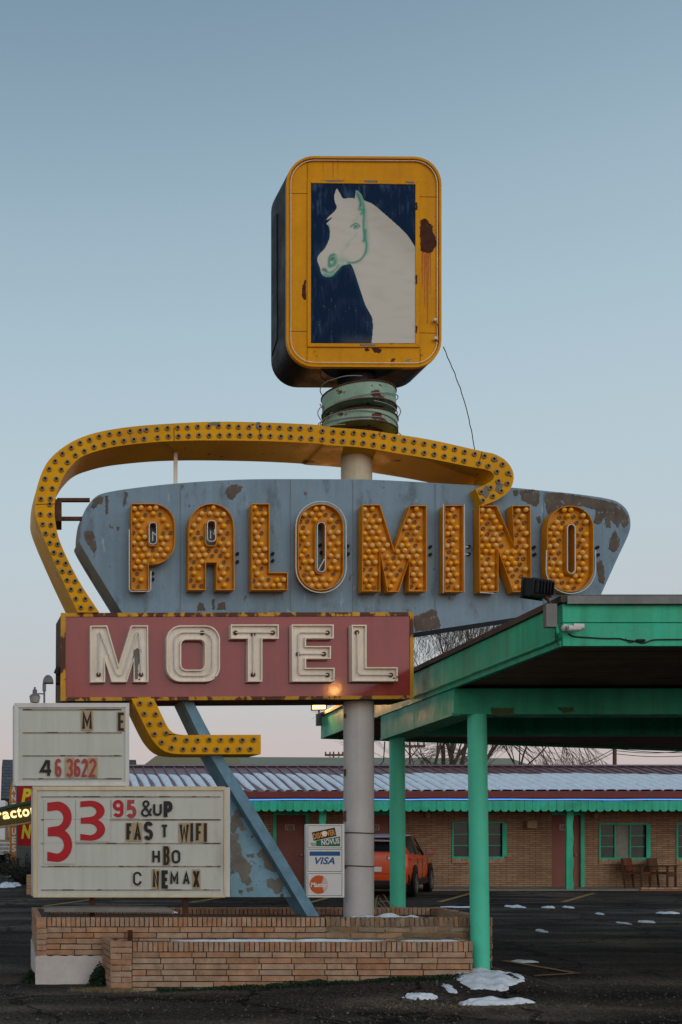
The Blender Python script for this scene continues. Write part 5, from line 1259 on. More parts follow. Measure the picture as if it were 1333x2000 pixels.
# roof
YE, ZE, YRg = 29.95, 2.80, 34.0; pitch = .238; ZR = ZE+pitch*(YRg-YE)
mb = MB()
mb.prism([[(XM0-.4, YE, ZE), (XM0-.4, YRg, ZR), (XM0-.4, 38.05, ZE), (XM0-.4, 38.05, ZE-.06), (XM0-.4, YRg, ZR-.07), (XM0-.4, YE, ZE-.06)]], (XM1-XM0+.8, 0, 0))
pitchang = math.atan(pitch)
x = XM0-.38
while x < XM1+.4:
    for (ya, yb_) in ((YE, YRg),):
        mb.prism([[(x, ya, ZE+.0005), (x+.04, ya, ZE+.0005), (x+.032, ya, ZE+.034), (x+.008, ya, ZE+.034)]], (0, yb_-ya, ZR-ZE))
    x += .322
rf = mb.build('roof', M['roofmetal'], mt)
mb = MB(); mb.prism([[(XM0-.42, YRg-.22, ZR-.015), (XM0-.42, YRg, ZR+.05), (XM0-.42, YRg+.22, ZR-.015), (XM0-.42, YRg, ZR+.02)]], (XM1-XM0+.84, 0, 0)); mb.build('ridge_cap', M['roofmetal'], rf)
mb = MB(); mb.box((XM0-.4, YE-.04, ZE-.17), (XM1+.4, YE-.005, ZE-.012)); mb.build('eave_board', M['eave_red'], mt)
mb = MB(); mb.box((XM0-.3, YE+.02, ZE-.26), (XM1+.3, YE+.06, ZE-.172)); mb.box((XM0-.3, YE+.062, ZE-.25), (XM1+.3, YW, ZE-.20)); mb.build('porch_ceiling', M['soffit'], mt)
mb = MB(); n_ = 60; pts = []
for i in range(n_+1):
    xx = 5.0+(XM1-5.0)*i/n_; pts.append((xx, YE-.075, ZE-.225+.012*noise.noise(Vector((xx*.3, 0, 0)))-.004*math.sin(i*1.0)))
mb.tube(pts, .010, 8); mb.build('neon_tube', M['neon_blue'], mt)
for i in range(0, n_+1, 2): mb = MB(); mb.box((pts[i][0]-.012, YE-.08, pts[i][2]-.035), (pts[i][0]+.012, YE-.02, pts[i][2]+.03)); mb.build('tube_clip', M['green'], mt)
# valance of pointed boards
mb = MB(); x = 1.2; wv = .222; zt, zbv = ZE-.262, 2.245
rn = random.Random(2)
while x < XM1:
    d = rn.uniform(-.006, .006); y = YE-.03+rn.uniform(-.003, .003)
    mb.prism([[(x+.003, y, zt), (x+wv-.003, y, zt), (x+wv-.003, y, zbv+.055+d), (x+wv*.72, y, zbv+d), (x+wv*.28, y, zbv+d), (x+.003, y, zbv+.055+d)]], (0, .02, 0)); x += wv
mb.build('valance', M['green'], mt)
# porch posts with wavy sawn edge
for px in (630, 1112):
    xc = (px-CX)/F*30.45; e1 = []; e2 = []
    for i in range(49):
        z = .055+(2.5-.055)*i/48; w_ = .015*math.sin(z*9.5); w2 = .012*abs(math.sin(z*4.75)); e1.append((xc-.095+w2*(z > 1.2)-.005, 30.40, z)); e2.append((xc+.09+w_, 30.40, z))
    mb = MB(); mb.prism([e1+e2[::-1]], (0, .09, 0)); mb.build('porch_post', M['green'], mt)
mb = MB(); mb.box((16.4, 30.30, .01), (24, 30.36, .09)); x = 16.4
while x < 24: mb.box((x, 30.25, .06), (x+.2, 30.40, .105), jit=.004); x += .21
mb.build('walkway_edging', M['brick'], mt)
# roof snow
mb = MB(); x = XM0-.38; rn = random.Random(6); k = 0
def rz_(y): return ZE+pitch*(y-YE)+.002
while x < XM1+.1:
    full = sm01(5.5, 13, x); ytop = YRg-1.38+rn.uniform(-.12, .12)+.10*math.sin(x*1.3); n1, n2 = 22, 6
    ph = rn.uniform(0, 6); xo = x+.04; wv = .322-.045; vs = []
    for i in range(n1+1):
        t = i/n1; y = YE+.03+(ytop-YE-.03)*t
        cap_ = math.sqrt(max(0, 1-max(0, (t-.8)/.2)**2)); g1 = (.40+.18*math.sin(t*5+ph))*(1-t)*(1-full)*(.5+.7*sm01(.05, .3, 1-t)); 
        left = xo+wv*(g1*.9+.02) if (1-full) > .02 else xo
        wd = (xo+wv+.05*full+.02-left)*(.25+.75*cap_)
        for j in range(n2+1):
            u = j/n2; h = (.038+.012*full)*max(0, math.sin(math.pi*u))**(.45-.33*full)*min(1, cap_+.1)*(1+.3*noise.noise(Vector((x*5+u, y*3, 0))))
            vs.append((left+wd*u, y, rz_(y)+h))
    r = n2+1; mb.add(vs, [(i*r+j, i*r+j+1, (i+1)*r+j+1, (i+1)*r+j) for i in range(n1) for j in range(n2)]); x += .322
o = mb.build('roof_snow', M['snow'], angle=180); tag(o, 'snow lying in long tongues between the seams of the maroon motel roof', 'snow', kind='stuff')

# ---- chairs
def chair(loc, rz, wm, label):
    r_ = root('wooden_chair', loc, label, 'chair', 'wooden chairs under the motel window', local=True, rz=rz)
    mb = MB(); mb.box((-.25, -.25, .40), (.25, .23, .46)); mb.build('seat', wm, r_, bevel=.01)
    mb = MB(); mb.prism([[(-.25, .20, .50), (.25, .20, .50), (.25, .28, .86), (-.25, .28, .86)]], (0, .03, 0)); mb.build('backrest', wm, r_, bevel=.01)
    for sx in (-1, 1):
        mb = MB(); mb.box((sx*.27-.025, -.26, 0), (sx*.27+.025, -.21, .62)); mb.build('leg', M['wood2'], r_)
        mb = MB(); mb.prism([[(sx*.27-.025, .20, 0), (sx*.27+.025, .20, 0), (sx*.27+.025, .29, .86), (sx*.27-.025, .29, .86)]], (0, .045, 0)); mb.build('leg', M['wood2'], r_)
        mb = MB(); mb.box((sx*.27-.04, -.30, .621), (sx*.27+.04, .23, .65)); mb.build('armrest', M['wood2'], r_, bevel=.008)
    mb = MB(); mb.box((-.245, -.235, .33), (.245, -.21, .395)); mb.build('apron', M['wood2'], r_)
    return r_
chair((wx(1247, 31.0), 31.05, .055), R(38), M['wood'], 'dark red wooden armchair, left one of the two under the motel window')
chair((wx(1297, 31.0), 31.05, .055), R(38), M['wood2'], 'tan wooden armchair, right one of the two under the motel window')

# ---- car
def car():
    H = R(63)   # heading
    f = Vector((math.cos(H), math.sin(H), 0)); l = Vector((-f.y, f.x, 0))
    corner = Vector((8.78, 26.95, 0)); c = corner+f*2.2+l*.9
    r_ = root('parked_car', (c.x, c.y, 0), 'orange compact crossover with black cladding parked nose-in between the grey pole and the columns', 'car', local=True, rz=H)
    # lower body: stations (x, zb, zbelt, half width at sill, mid, belt)
    st = [(-2.23, .50, .98, .60, .66, .60), (-2.20, .38, 1.10, .76, .80, .72), (-2.05, .30, 1.15, .85, .89, .79), (-1.4, .28, 1.13, .87, .91, .81), (-.4, .27, 1.09, .87, .905, .81),
          (.5, .27, 1.05, .87, .905, .80), (1.05, .27, 1.03, .87, .90, .78), (1.6, .28, .97, .86, .89, .73), (2.0, .33, .87, .80, .84, .66), (2.17, .40, .78, .68, .72, .56), (2.23, .48, .70, .52, .56, .42)]
    def dense(st, k=4):
        P = []
        for i in range(len(st)-1):
            p0, p1, p2, p3 = st[max(i-1, 0)], st[i], st[i+1], st[min(i+2, len(st)-1)]
            for j in range(k):
                t = j/k; P.append(tuple(.5*(2*b+(c-a)*t+(2*a-5*b+4*c-d)*t*t+(3*b-a-3*c+d)*t**3) for a, b, c, d in zip(p0, p1, p2, p3)))
        return P+[st[-1]]
    def loft(st, sec, mb, close=True):
        n = len(sec(*st[0])); vs = []
        for q in st: vs += sec(*q)
        fs = []
        for i in range(len(st)-1):
            for j in range(n if close else n-1):
                k = (j+1) % n; fs.append((i*n+j, i*n+k, (i+1)*n+k, (i+1)*n+j))
        fs.append(tuple(range(n))); fs.append(tuple((len(st)-1)*n+j for j in range(n))); mb.add(vs, fs)
    def sec(x, zb, zt, a, b, c_):
        h = zt-zb
        R_ = [(x, -a*.88, zb), (x, -a*.97, zb+.05), (x, -a, zb+.12*h), (x, -b, zb+.42*h), (x, -(b*.998), zb+.62*h), (x, -(b*.975), zb+.80*h), (x, -(b*.45+c_*.55), zb+.93*h), (x, -c_*.96, zt), (x, -c_*.5, zt+.015)]
        return R_+[(p[0], -p[1], p[2]) for p in reversed(R_)]
    mb = MB(); loft(dense(st), sec, mb); bd = mb.build('body', M['carpaint'], r_, angle=40)
    # glasshouse
    gs = [(-2.10, 1.10, 1.11, .72, .70), (-1.95, 1.10, 1.28, .76, .66), (-1.72, 1.10, 1.46, .78, .61), (-1.4, 1.10, 1.535, .79, .60), (-.9, 1.08, 1.565, .80, .60), (0, 1.06, 1.565, .80, .60), (.40, 1.04, 1.50, .79, .57), (.85, 1.02, 1.28, .78, .64), (1.30, 1.0, 1.04, .74, .70)]
    def sg2(x, zb, zt, a, b): R_ = [(x, -a, zb-.03), (x, -(a*.42+b*.58)-.01, zb+(zt-zb)*.6), (x, -b, zt-.02), (x, -b*.9, zt), (x, 0, zt+.012)]; return R_+[(p[0], -p[1], p[2]) for p in reversed(R_[:-1])]
    mb = MB(); loft(dense(gs), sg2, mb); mb.build('glasshouse', M['carglass'], r_, angle=40)
    rs = dense([(-1.98, 1.43, 1.455, .56), (-1.7, 1.50, 1.53, .575), (-.9, 1.568, 1.595, .59), (0, 1.568, 1.595, .59), (.42, 1.50, 1.525, .555)])
    mb = MB(); loft(rs, lambda x, z0, z1, w: [(x, -w-.03, z0-.012), (x, -w, z1), (x, 0, z1+.02), (x, w, z1), (x, w+.03, z0-.012), (x, 0, z0)], mb); mb.build('roof', M['carroof'], r_, angle=40)
    # body-coloured pillars (rear and side)
    for s in (-1, 1):
        mb = MB(); mb.prism([[(-2.12, s*.735, 1.10), (-1.50, s*.80, 1.10), (-1.62, s*.622, 1.50), (-1.80, s*.632, 1.44)]], (0, s*.012, .004)); mb.build('pillar', M['carpaint'], r_)
        mb = MB(); mb.tube([(1.24, s*.745, 1.05), (.86, s*.675, 1.28), (.44, s*.625, 1.50)], .022, 6); mb.tube([(-.35, s*.80, 1.08), (-.42, s*.61, 1.54)], .022, 6); mb.build('pillar', M['cartrim'], r_)
        mb = MB(); mb.tube([(-1.5, s*.56, 1.56), (-1.3, s*.56, 1.605), (.0, s*.56, 1.607), (.2, s*.56, 1.565)], .011, 6); mb.build('roof_rail', M['cartrim'], r_)
        # wheels and arches
        for x in (-1.32, 1.35):
            mb = MB(); mb.lathe([(.40, s*.90), (.425, s*.925), (.43, s*.935), (.0, s*.936)] if s > 0 else [(.40, s*.90), (.425, s*.925), (.43, s*.935), (.0, s*.936)], (x, 0, .40), axis='Y', n=32); mb.build('wheel_arch', M['cartrim'], r_)
            w_ = MB(); w_.lathe([(.25, s*.945), (.31, s*.965), (.345, s*.95), (.35, s*.90), (.35, s*.76), (.1, s*.76)], (x, 0, .345), axis='Y', n=32); wh = w_.build('wheel', M['tyre'], r_)
            w_ = MB(); w_.lathe([(.24, s*.940), (.245, s*.958), (.225, s*.958), (.222, s*.940)], (x, 0, .345), axis='Y', n=28)
            for k in range(5):
                a = k*2*math.pi/5; u = Vector((math.cos(a), 0, math.sin(a))); v = Vector((-u.z, 0, u.x)); cc_ = Vector((x, s*.940, .345))
                w_.prism([[cc_+v*.035, cc_+u*.235+v*.05, cc_+u*.235-v*.05, cc_-v*.035]], (0, s*.015, 0))
            w_.build('rim', M['rim'], wh)
        mb = MB(); mb.box((-.95, s*.895 if s > 0 else -.925, .27), (.98, .925 if s > 0 else -.895, .43)); mb.build('side_cladding', M['cartrim'], r_, bevel=.01)
        mb = MB(); mb.lathe([(.02, -.09), (.10, -.075), (.115, 0), (.10, .06), (.02, .075)], (0, 0, 0), axis='X', n=16)
        mb.v = [(x*.9, y*1.0, z*.75) for x, y, z in mb.v]; mm3 = mb; mm3.v = [(x+.78, y+s*.98, z+1.12) for x, y, z in mm3.v]; mm3.build('side_mirror', M['carpaint'], r_)
        mb = MB(); mb.box((.70, s*.98-.07, 1.07), (.706, s*.98+.07, 1.17)); mb.build('mirror_glass', M['galv'], r_)
        for x in (-.55, .35): mb = MB(); mb.box((x-.11, s*.905-.012, .92), (x+.11, s*.905+.015, .945)); mb.build('door_handle', M['carpaint'], r_, bevel=.008)
        mb = MB()
        for x in (-.80, .02, .98): mb.box((x-.005, s*.9-.003 if s > 0 else -.909, .42), (x+.005, .909 if s > 0 else -.9+.003, .99))
        mb.build('door_seam', M['cartrim'], r_)
        mb = MB(); mb.prism([[(-2.215, s*.36, .96), (-2.215, s*.36, 1.06), (-2.06, s*.80, 1.07), (-1.82, s*.875, 1.04), (-1.9, s*.905, .96), (-2.18, s*.80, .92)]], (-.022, s*.012, 0)); mb.build('tail_light', M['taillight'], r_)
        mb = MB(); mb.prism([[(-2.24, s*.40, .975), (-2.24, s*.40, 1.035), (-2.165, s*.72, 1.04), (-2.165, s*.72, .98)]], (-.022, 0, 0)); mb.build('reverse_lamp', M['clearlens'], r_)
        mb = MB(); mb.prism([[(-2.21, s*.55, .36), (-2.21, s*.60, .56), (-2.06, s*.88, .60), (-1.95, s*.905, .36)]], (-.03, s*.012, 0)); mb.build('bumper_corner', M['cartrim'], r_)
        mb = MB(); mb.prism([[(-2.25, s*.56, .42), (-2.25, s*.58, .49), (-2.13, s*.82, .50), (-2.13, s*.82, .43)]], (-.012, 0, 0)); mb.build('reflector', M['taillight'], r_)
    mb = MB(); mb.box((-2.24, -.60, .30), (-2.10, .60, .44)); mb.build('bumper', M['cartrim'], r_, bevel=.02)
    mb = MB(); mb.box((-2.245, -.24, .66), (-2.225, .24, .78)); mb.build('number_plate', M['clearlens'], r_)
    mb = MB(); mb.box((-2.235, -.6, .60), (-2.222, .6, .612)); mb.box((-2.12, -.58, 1.50), (-1.75, .58, 1.53)) ; mb.build('tailgate_trim', M['cartrim'], r_)
    return r_
car()

# ================================================================== BACKGROUND
# olive roofed building behind the motel
YO = 60.0
ob_ = root('background_building', W(470, 1497, YO+4), 'large building behind the motel with a plain olive green hipped roof', 'building')
ob_.location.z = 0; ORI[ob_.name] = Vector(ob_.location)
a = W(276, 1500, YO); b = W(690, 1500, YO); zt = wz(1483, YO+6); ze = wz(1502, YO)
mb = MB(); mb.box((a.x+.4, YO+.5, 0), (b.x+10, YO+17, ze)); mb.build('wall', M['concrete'], ob_)
mb = MB(); x0, x1 = a.x, b.x+10.5
tz = wz(1480, YO+5); ax = wx(335, YO+5)
mb.add([(x0, YO, ze), (x1, YO, ze), (x1, YO+18, ze), (x0, YO+18, ze), (ax-1, YO+4, tz), (x1, YO+4, tz-.1), (x1, YO+14, tz-.1), (ax-1, YO+14, tz)], [(0,1,5,4),(1,2,6,5),(2,3,7,6),(3,0,4,7),(4,5,6,7),(0,3,2,1)]); mb.build('roof', M['olive'], ob_)
mb = MB(); mb.prism([[W(275, 1499, 58), W(304, 1477, 58), W(345, 1462, 58), W(430, 1470, 58), W(470, 1484, 58), W(470, 1499, 58)]], (0, .3, 0))
mb.build('roof_dormer', M['olive'], ob_)
gb = root('shingled_building', (wx(10, 48), 49, 0), 'dark grey shingled building with a steep roof standing behind the left reader board', 'building')
mb = MB(); mb.box((wx(-70, 48), 48.6, 0), (wx(26, 48), 54, wz(1566, 48))); mb.build('wall', M['concrete'], gb)
mb = MB(); mb.prism([[W(-80, 1562, 48), W(3, 1562, 48), W(3, 1564, 48), W(32, 1562, 48), W(34, 1484, 48), W(6, 1483, 48), W(6, 1500, 48), W(-60, 1500, 48)][:0] or [W(3, 1560, 48), W(34, 1560, 48), W(34, 1484, 48), W(5.5, 1483.5, 48)]], (-.3, 5, 0)); mb.build('mansard_roof', M['slate'], gb)
mb = MB(); mb.box((wx(5, 48), 48.02, wz(1572, 48)), (wx(34, 48), 48.6, wz(1561, 48))); mb.build('eave', M['cartrim'], gb)
g2 = root('small_grey_house', (wx(258, 46), 47, 0), 'small grey roofed house peeping above the motel roof beside the upper reader board', 'building')
mb = MB(); mb.prism([[W(200, 1484, 46), W(266, 1484, 46), W(268, 1500, 46), W(196, 1500, 46)]], (0, 3, 0)); mb.build('roof', M['slate'], g2)
mb = MB(); mb.box((wx(206, 46), 46.2, 0), (wx(262, 46), 48.8, wz(1501, 46))); mb.build('wall', M['concrete'], g2)
# utility poles
def upole(px, top, Y, w, arms, label, armw=34, brace=True):
    p = W(px, top, Y); r_ = root('utility_pole', (p.x, Y, 0), label, 'utility pole', 'wooden utility poles behind the motel')
    mb = MB(); rad = w/2*Y/F; mb.tube([(p.x, Y, 0), (p.x, Y, p.z)], [rad*1.15, rad], 10); mb.build('pole_shaft', M['polewood'], r_)
    for ay in arms:
        q = W(px, ay, Y); h = armw/2*Y/F; mb = MB(); mb.box((p.x-h, Y-.2, q.z-.07), (p.x+h, Y-.09, q.z+.07))
        if brace:
            mb.tube([(p.x-h*.55, Y-.22, q.z-.05), (p.x, Y-.22, q.z-.6)], .03, 5); mb.tube([(p.x+h*.55, Y-.22, q.z-.05), (p.x, Y-.22, q.z-.6)], .03, 5)
        for sx in (-.92, -.45, .5, .92): mb.lathe([(.05, .07), (.06, .14), (.03, .24)], (p.x+h*sx, Y-.15, q.z), n=8)
        mb.build('crossarm', M['polewood'], r_)
    return r_
upole(652, 1468, 75, 3, (1475,), 'farthest utility pole with one crossarm, just left of the grey sign pole', 36)
upole(801, 1440, 60, 4, (1458,), 'utility pole with a crossarm seen between the two green columns', 56)
upole(1201, 1380, 44, 7, (), 'thick utility pole without a crossarm, rising behind the motel roof at the right')
mb = MB()
for a, b, sag in (((1095,1505),(1201,1462),.1), ((1110,1504),(1201,1468),.1), ((1201,1466),(1345,1466),.1), ((1201,1472),(1345,1476),.08), ((1201,1462),(1345,1470),.06), ((801,1470),(870,1497),.05)):
    A, B = W(*a, 44), W(*b, 44); mb.tube([A+(B-A)*i/12-Vector((0, 0, sag*math.sin(math.pi*i/12))) for i in range(13)], .014, 4)
tag(mb.build('power_lines', M['wire']), 'thin power lines running to the utility poles behind the motel roof', 'power lines')
mb = MB(); A, B = W(741, 1497, 30), W(752, 1449, 20); mb.tube([A, (A+B)/2+Vector((.05, 0, -.1)), B], .012, 5); tag(mb.build('service_wire', M['wire']), 'single dark wire hanging from the canopy to the motel roof right of the grey pole', 'wire')
# trees
def tree(px, Y, label, H, seed, lean=0, rad=.3, depth=7, droop=0, fork=.16, first=None, extra=()):
    p = Vector((wx(px, Y), Y, 0)); r_ = root('bare_tree', p, label, 'tree', 'bare trees behind the motel')
    rn = random.Random(seed); tr = MB(); br = MB()
    def grow(p, d, L_, r, k):
        mb = tr if k < 2 else br; pts = [p]; rs = [r]; n = 4 if k < 4 else 3; q = p.copy(); dd = d.copy()
        for i in range(n):
            dd = (dd+Vector((rn.gauss(0, .10), rn.gauss(0, .10), rn.gauss(.06, .07)-droop*(k > 3)*.16))).normalized(); q = q+dd*L_/n; pts.append(q.copy()); rs.append(r*(1-.38*(i+1)/n))
        mb.tube(pts, rs, 8 if k < 3 else 5 if k < 5 else 3, cap=False)
        if k >= depth: return
        m_ = rn.choice((2, 3, 3)) if k < depth-1 else 3
        for j in range(m_):
            a = rn.uniform(.2, .55)*(1.1 if j else .4); ax = dd.orthogonal().normalized(); ax.rotate(Matrix.Rotation(rn.uniform(0, 6.28), 3, dd)); nd = dd.copy(); nd.rotate(Matrix.Rotation(a, 3, ax))
            st_ = pts[-1] if j < 2 else pts[-2]; grow(st_.copy(), nd, L_*rn.uniform(.66, .88), max(.006, rs[-1]*rn.uniform(.6, .85)), k+1)
    if first:
        for (dx, ll, rr2) in first: grow(p.copy(), Vector((dx, rn.uniform(-.1, .1), 1)).normalized(), ll, rr2, 1)
    else: grow(p, Vector((lean, 0, 1)).normalized(), H*.28, rad, 0)
    for (x_, z_, dx_, dz_, n_) in extra:
        for q_ in range(n_): grow(p+Vector((x_+rn.uniform(-.5, .5), rn.uniform(-.3, .3), z_+rn.uniform(-.3, .3))), Vector((dx_+rn.gauss(0, .35), rn.gauss(0, .3), dz_+rn.gauss(0, .25))).normalized(), rn.uniform(.7, 1.2), .022, depth-4)
    tr.build('trunk', M['bark'], r_, recalc=False, angle=60); br.build('branches', M['bark'], r_, recalc=False, angle=60)
tree(878, 42, 'large bare tree with several thick trunks behind the motel, between the green columns', 10, 3, depth=8, first=[(-.30, 3.2, .19), (-.06, 3.0, .24), (.14, 3.4, .20)], extra=((-.9, 4.1, -.9, .8, 7), (.1, 4.0, .3, 1, 5), (.9, 4.2, .9, .7, 6)))
tree(968, 41, 'bare tree with drooping twigs behind the motel, right of the tall front column', 9, 8, lean=.25, rad=.17, depth=8, droop=1, extra=((.9, 5.2, .8, -.2, 8), (1.8, 5.5, .7, -.8, 8), (2.6, 5.6, .3, -1, 7), (-.6, 4.2, -.5, .8, 5)))
# ---- left edge: shop sign, banners, bush, lamps
sp_ = root('shop_sign', (wx(20, 20), 20, 0), 'glowing yellow shop sign lettering on a dark green canopy strip at the left edge', 'sign')
YZ = 20.0
mb = MB(); ext([[(-120,1603),(75,1560),(75,1565.5),(-120,1609)]], YZ, .3, mb, 0); mb.build('canopy_edge', M['signgreen'], sp_)
mb = MB(); ext([[(-120,1609.5),(75,1566),(75,1601),(-120,1633)]], YZ+.06, .24, mb, 0); mb.build('sign_backing', mat('dark_sign_backing', (.10, .075, .02), .6, .1), sp_)
mb = MB(); ext([[(-120,1634),(75,1602),(75,1605),(-120,1638)]], YZ+.0, .4, mb, 0); mb.build('light_bar', M['vent'], sp_)
for ch, x0, x1, y0, y1 in (('r',-6,4,1587,1602),('a',5.5,19,1585,1600),('c',20.5,32.5,1583,1598),('t',33.5,42.5,1577,1597),('o',44,58,1580,1595),('r',60.5,70,1577,1592)):
    bfont(ch, x0, y0, x1, y1, YZ+.03, M['lit_txt'], sp_, 'letter', bold=.03, ang=8)
for x in (-30,): 
    mb = MB(); mb.tube([(wx(x, YZ+.3), YZ+.3, 0), (wx(x, YZ+.3), YZ+.3, wz(1600, YZ))], .06, 8); mb.build('post', M['lampgrey'], sp_)
ab = root('feather_banner', (wx(27, 36), 36, 0), 'tall orange feather banner with white vertical lettering behind the reader boards', 'banner')
Yb_ = 36.0
mb = MB(); pts = smooth([(21.5,1700),(19,1640),(18.5,1575),(19.5,1545),(24,1528),(30,1524)], 4)+[(31.5,1540),(32,1620),(32.5,1692)]
ext([pts], Yb_, .01, mb, 0); mb.build('cloth', M['orange_flag'], ab)
mb = MB(); mb.tube([(wx(33, Yb_), Yb_, 0), (wx(32.5, Yb_), Yb_, wz(1530, Yb_)), (wx(27, Yb_), Yb_, wz(1523, Yb_))], .018, 6); mb.build('banner_pole', M['lampgrey'], ab)
for i, ch in enumerate('ANTIQUES'):
    bfont(ch, (23 if i < 4 else 24)+(3 if ch == 'I' else 0), 1535+i*16.5, 31.5-(3 if ch == 'I' else 0), 1548+i*16.5, Yb_-.006, M['white_txt'], ab, 'letter', bold=.03)
rb = root('open_banner', (wx(50, 37), 37, 0), 'red banner with large yellow italic letters behind the reader boards', 'banner')
mb = MB(); ext([[(33.5,1500),(63,1500),(66,1652),(35,1652)]], 37, .01, mb, 0); mb.build('cloth', M['red_flag'], rb)
for ch, y in (('O',1503),('P',1540),('E',1574),('N',1610)): bfont(ch, 42, y, 62, y+28, 36.99, M['yellow_txt'], rb, 'letter', bold=.05, shear=.2)
mb = MB(); mb.tube([(wx(33.5, 37), 37, 0), (wx(33, 37), 37, wz(1498, 37))], .02, 6); mb.build('banner_pole', M['cartrim'], rb)
# little reader signs far left
ls = root('letter_board', (wx(8, 40), 40, 0), 'small white letter board with rows of tiny black letters at the far left edge', 'sign')
mb = MB(); ext([rect(-30, 1645, 21, 1669)], 40, .1, mb, 0); mb.build('panel', M['cardwhite'], ls)
mb = MB(); rn = random.Random(8)
for r0 in range(3):
    x = -28
    while x < 19:
        w_ = rn.uniform(1.2, 2); ext([rect(x, 1647.5+r0*7.2, x+w_*.75, 1652.8+r0*7.2)], 39.996, .004, mb, 0); x += w_+.8
mb.build('letter_rows', M['ink'], ls)
mb = MB(); ext([rect(-30, 1640, 21, 1644.5)], 40, .1, mb, 0); mb.build('header', M['vent'], ls)
for x in (-20, 15): mb = MB(); a = W(x, 1669, 40.05); mb.box((a.x-.05, 40.03, 0), (a.x+.05, 40.1, a.z)); mb.build('leg', M['lampgrey'], ls)
bt_ = root('box_truck', (wx(-8, 44), 45.5, 0), 'white box truck parked far off at the left edge, above the letter board', 'truck')
mb = MB(); mb.box((wx(-75, 44), 44, .9), (wx(11, 44), 46.2, 3.0)); mb.build('cargo_box', M['cardwhite'], bt_, bevel=.05)
mb = MB(); mb.prism([[(wx(11.5, 44), 44.1, .6), (wx(22, 44)-.1, 44.1, .6), (wx(22, 44)-.1, 44.1, 1.4), (wx(18, 44), 44.1, 2.1), (wx(11.5, 44), 44.1, 2.2)]], (0, 2, 0)); cb_ = mb.build('cab', M['cardwhite'], bt_, bevel=.06)
mb = MB(); mb.prism([[(wx(12.5, 44), 44.09, 1.4), (wx(18.6, 44), 44.09, 1.4), (wx(16.8, 44), 44.09, 2.0), (wx(12.5, 44), 44.09, 2.05)]], (0, -.01, 0)); mb.build('side_window', M['carglass'], cb_)
for x in (-60, 0, 16): mb = MB(); mb.lathe([(.42, 0), (.45, .05), (.45, .22), (.42, .26)], (wx(x, 44), 43.98, .45), axis='Y', n=20); mb.build('wheel', M['tyre'], bt_)
yb_ = root('yellow_bollard', (wx(-6.5, 29), 29, 0), 'short yellow bollard cut off by the left edge of the photo', 'bollard')
mb = MB(); mb.lathe([(.075, 0), (.075, .95), (.05, 1.02), (.02, 1.04)], (wx(-6.5, 29), 29, 0), n=20); mb.build('post', M['yellow_txt'], yb_)
# shrub with snow, small brick pier
sh = root('shrub', G(48, 1728), 'scruffy dark shrub dusted with snow at the left edge beside the large reader board', 'shrub'); sp0 = Vector(sh.location)
rn = random.Random(14); fo = MB(); stm = MB()
for k in range(46):
    a = rn.random()*6.28; d = Vector((math.cos(a)*.75, math.sin(a)*.75, rn.uniform(.4, 1.3))).normalized(); L_ = rn.uniform(.6, 1.2); pts = [sp0+d*L_*i/5+Vector((0, 0, .12*math.sin(i))) for i in range(6)]
    stm.tube(pts, .012, 4)
    for j in range(130):
        t_ = rn.uniform(.2, 1.05); c = sp0+d*L_*t_+Vector((rn.gauss(0, .07), rn.gauss(0, .07), rn.gauss(0, .07))); e = Vector((rn.gauss(0, 1), rn.gauss(0, 1), rn.gauss(0, 1))).normalized(); g = e.orthogonal(); s = rn.uniform(.02, .045)
        if c.z > .03: fo.add([c-e*s, c+g*s*.4, c+e*s, c-g*s*.4], [(0, 1, 2, 3)])
stm.build('stems', M['bark'], sh); fo.build('foliage', mat('dark_shrub_leaf', (.035, .038, .03), .8, .4, 9, island=.5, patches=(((.45, .5, .55), 9, .69, .03, Z1),)), sh, recalc=False)
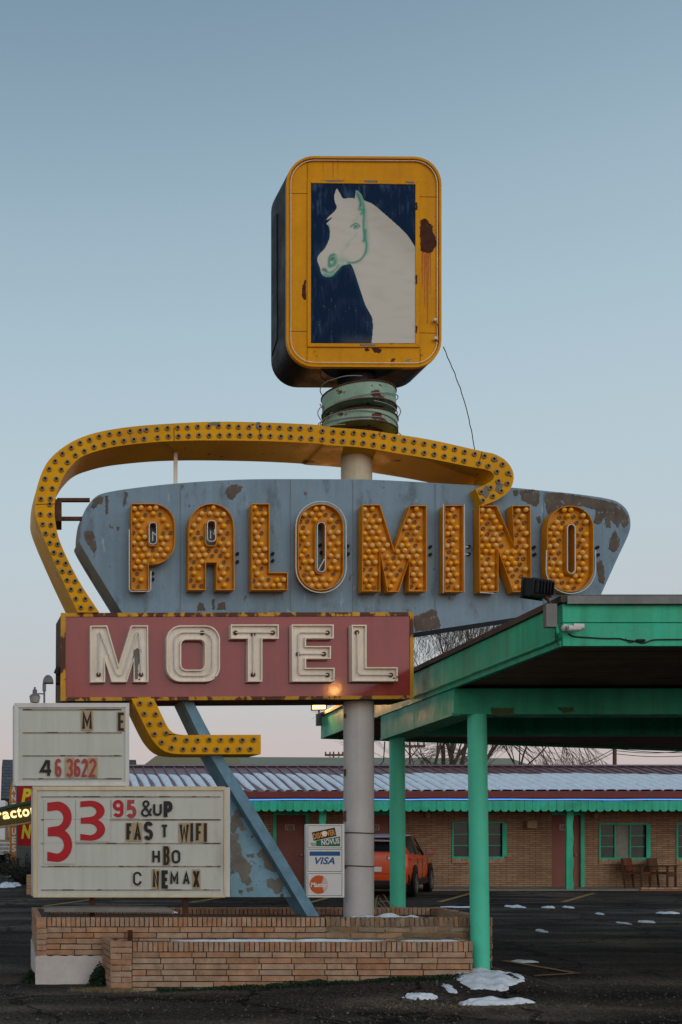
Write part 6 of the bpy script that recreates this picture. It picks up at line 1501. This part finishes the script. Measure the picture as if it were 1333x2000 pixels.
bp_ = G(59, 1748); pr = root('brick_pier', bp_, 'low tan brick pier just left of the large reader board, beside the shrub', 'wall')
mb = MB(); mb.box((bp_.x-.08, bp_.y, 0), (bp_.x+1.6, bp_.y+.3, .52)); mb.build('core', M['mortar'], pr)
mb = MB(); bricks(mb, None, (bp_.x-.09, bp_.y, 0), (1, 0, 0), (0, -1, 0), 1.7, 0, .54, seed=31, sold=0, ch=.075); mb.build('brick_facing', M['brick'], pr)
# street lamp with lantern and dome
lp = root('street_lamp', (wx(87, 32), 32, 0), 'old grey street lamp with hanging lantern and dome lamp above the upper reader board', 'street lamp')
Yl = 32.0; xm = wx(87, Yl)
mb = MB(); mb.tube([(xm, Yl, 0), (xm, Yl, wz(1348, Yl))], .03, 8); mb.tube([(xm, Yl, wz(1350, Yl)), (xm, Yl, wz(1336, Yl))], .055, 10); mb.tube([(xm, Yl, wz(1355, Yl)), (wx(72, Yl), Yl, wz(1355, Yl))], .02, 6); mb.build('post', M['lampgrey'], lp)
mb = MB(); pts = [W(84,1333,Yl)]+PX(arc(94.5,1333,10.5,15,180,360,14), Yl); mb.prism([pts], (0, .35, 0)); mb.build('dome_lamp', M['lampgrey'], lp, bevel=.03)
mb = MB(); c = (wx(68.5, Yl), Yl, 0); mb.lathe([(.13, wz(1372, Yl)), (.135, wz(1371, Yl)), (.165, wz(1361, Yl))], c, n=16); mb.build('lantern_glass', M['lampglass'], lp)
mb = MB(); mb.lathe([(.17, wz(1361, Yl)+.002), (.13, wz(1357, Yl)), (.07, wz(1355, Yl)), (.065, wz(1347, Yl)), (.03, wz(1346, Yl)), (.03, wz(1342, Yl))], c, n=16); mb.build('lantern_cap', M['lampgrey'], lp)
mb = MB(); a = W(108, 1318, 12.1); mb.box((a.x+.01, 12.05, a.z-.10), (a.x+.07, 12.2, a.z+.03)); mb.box((a.x+.0, 12.0, a.z+.0), (a.x+.05, 12.06, a.z+.08), rot=Matrix.Rotation(.4, 3, 'Y'))
mb.build('mounting_bracket', M['cartrim'], ms)
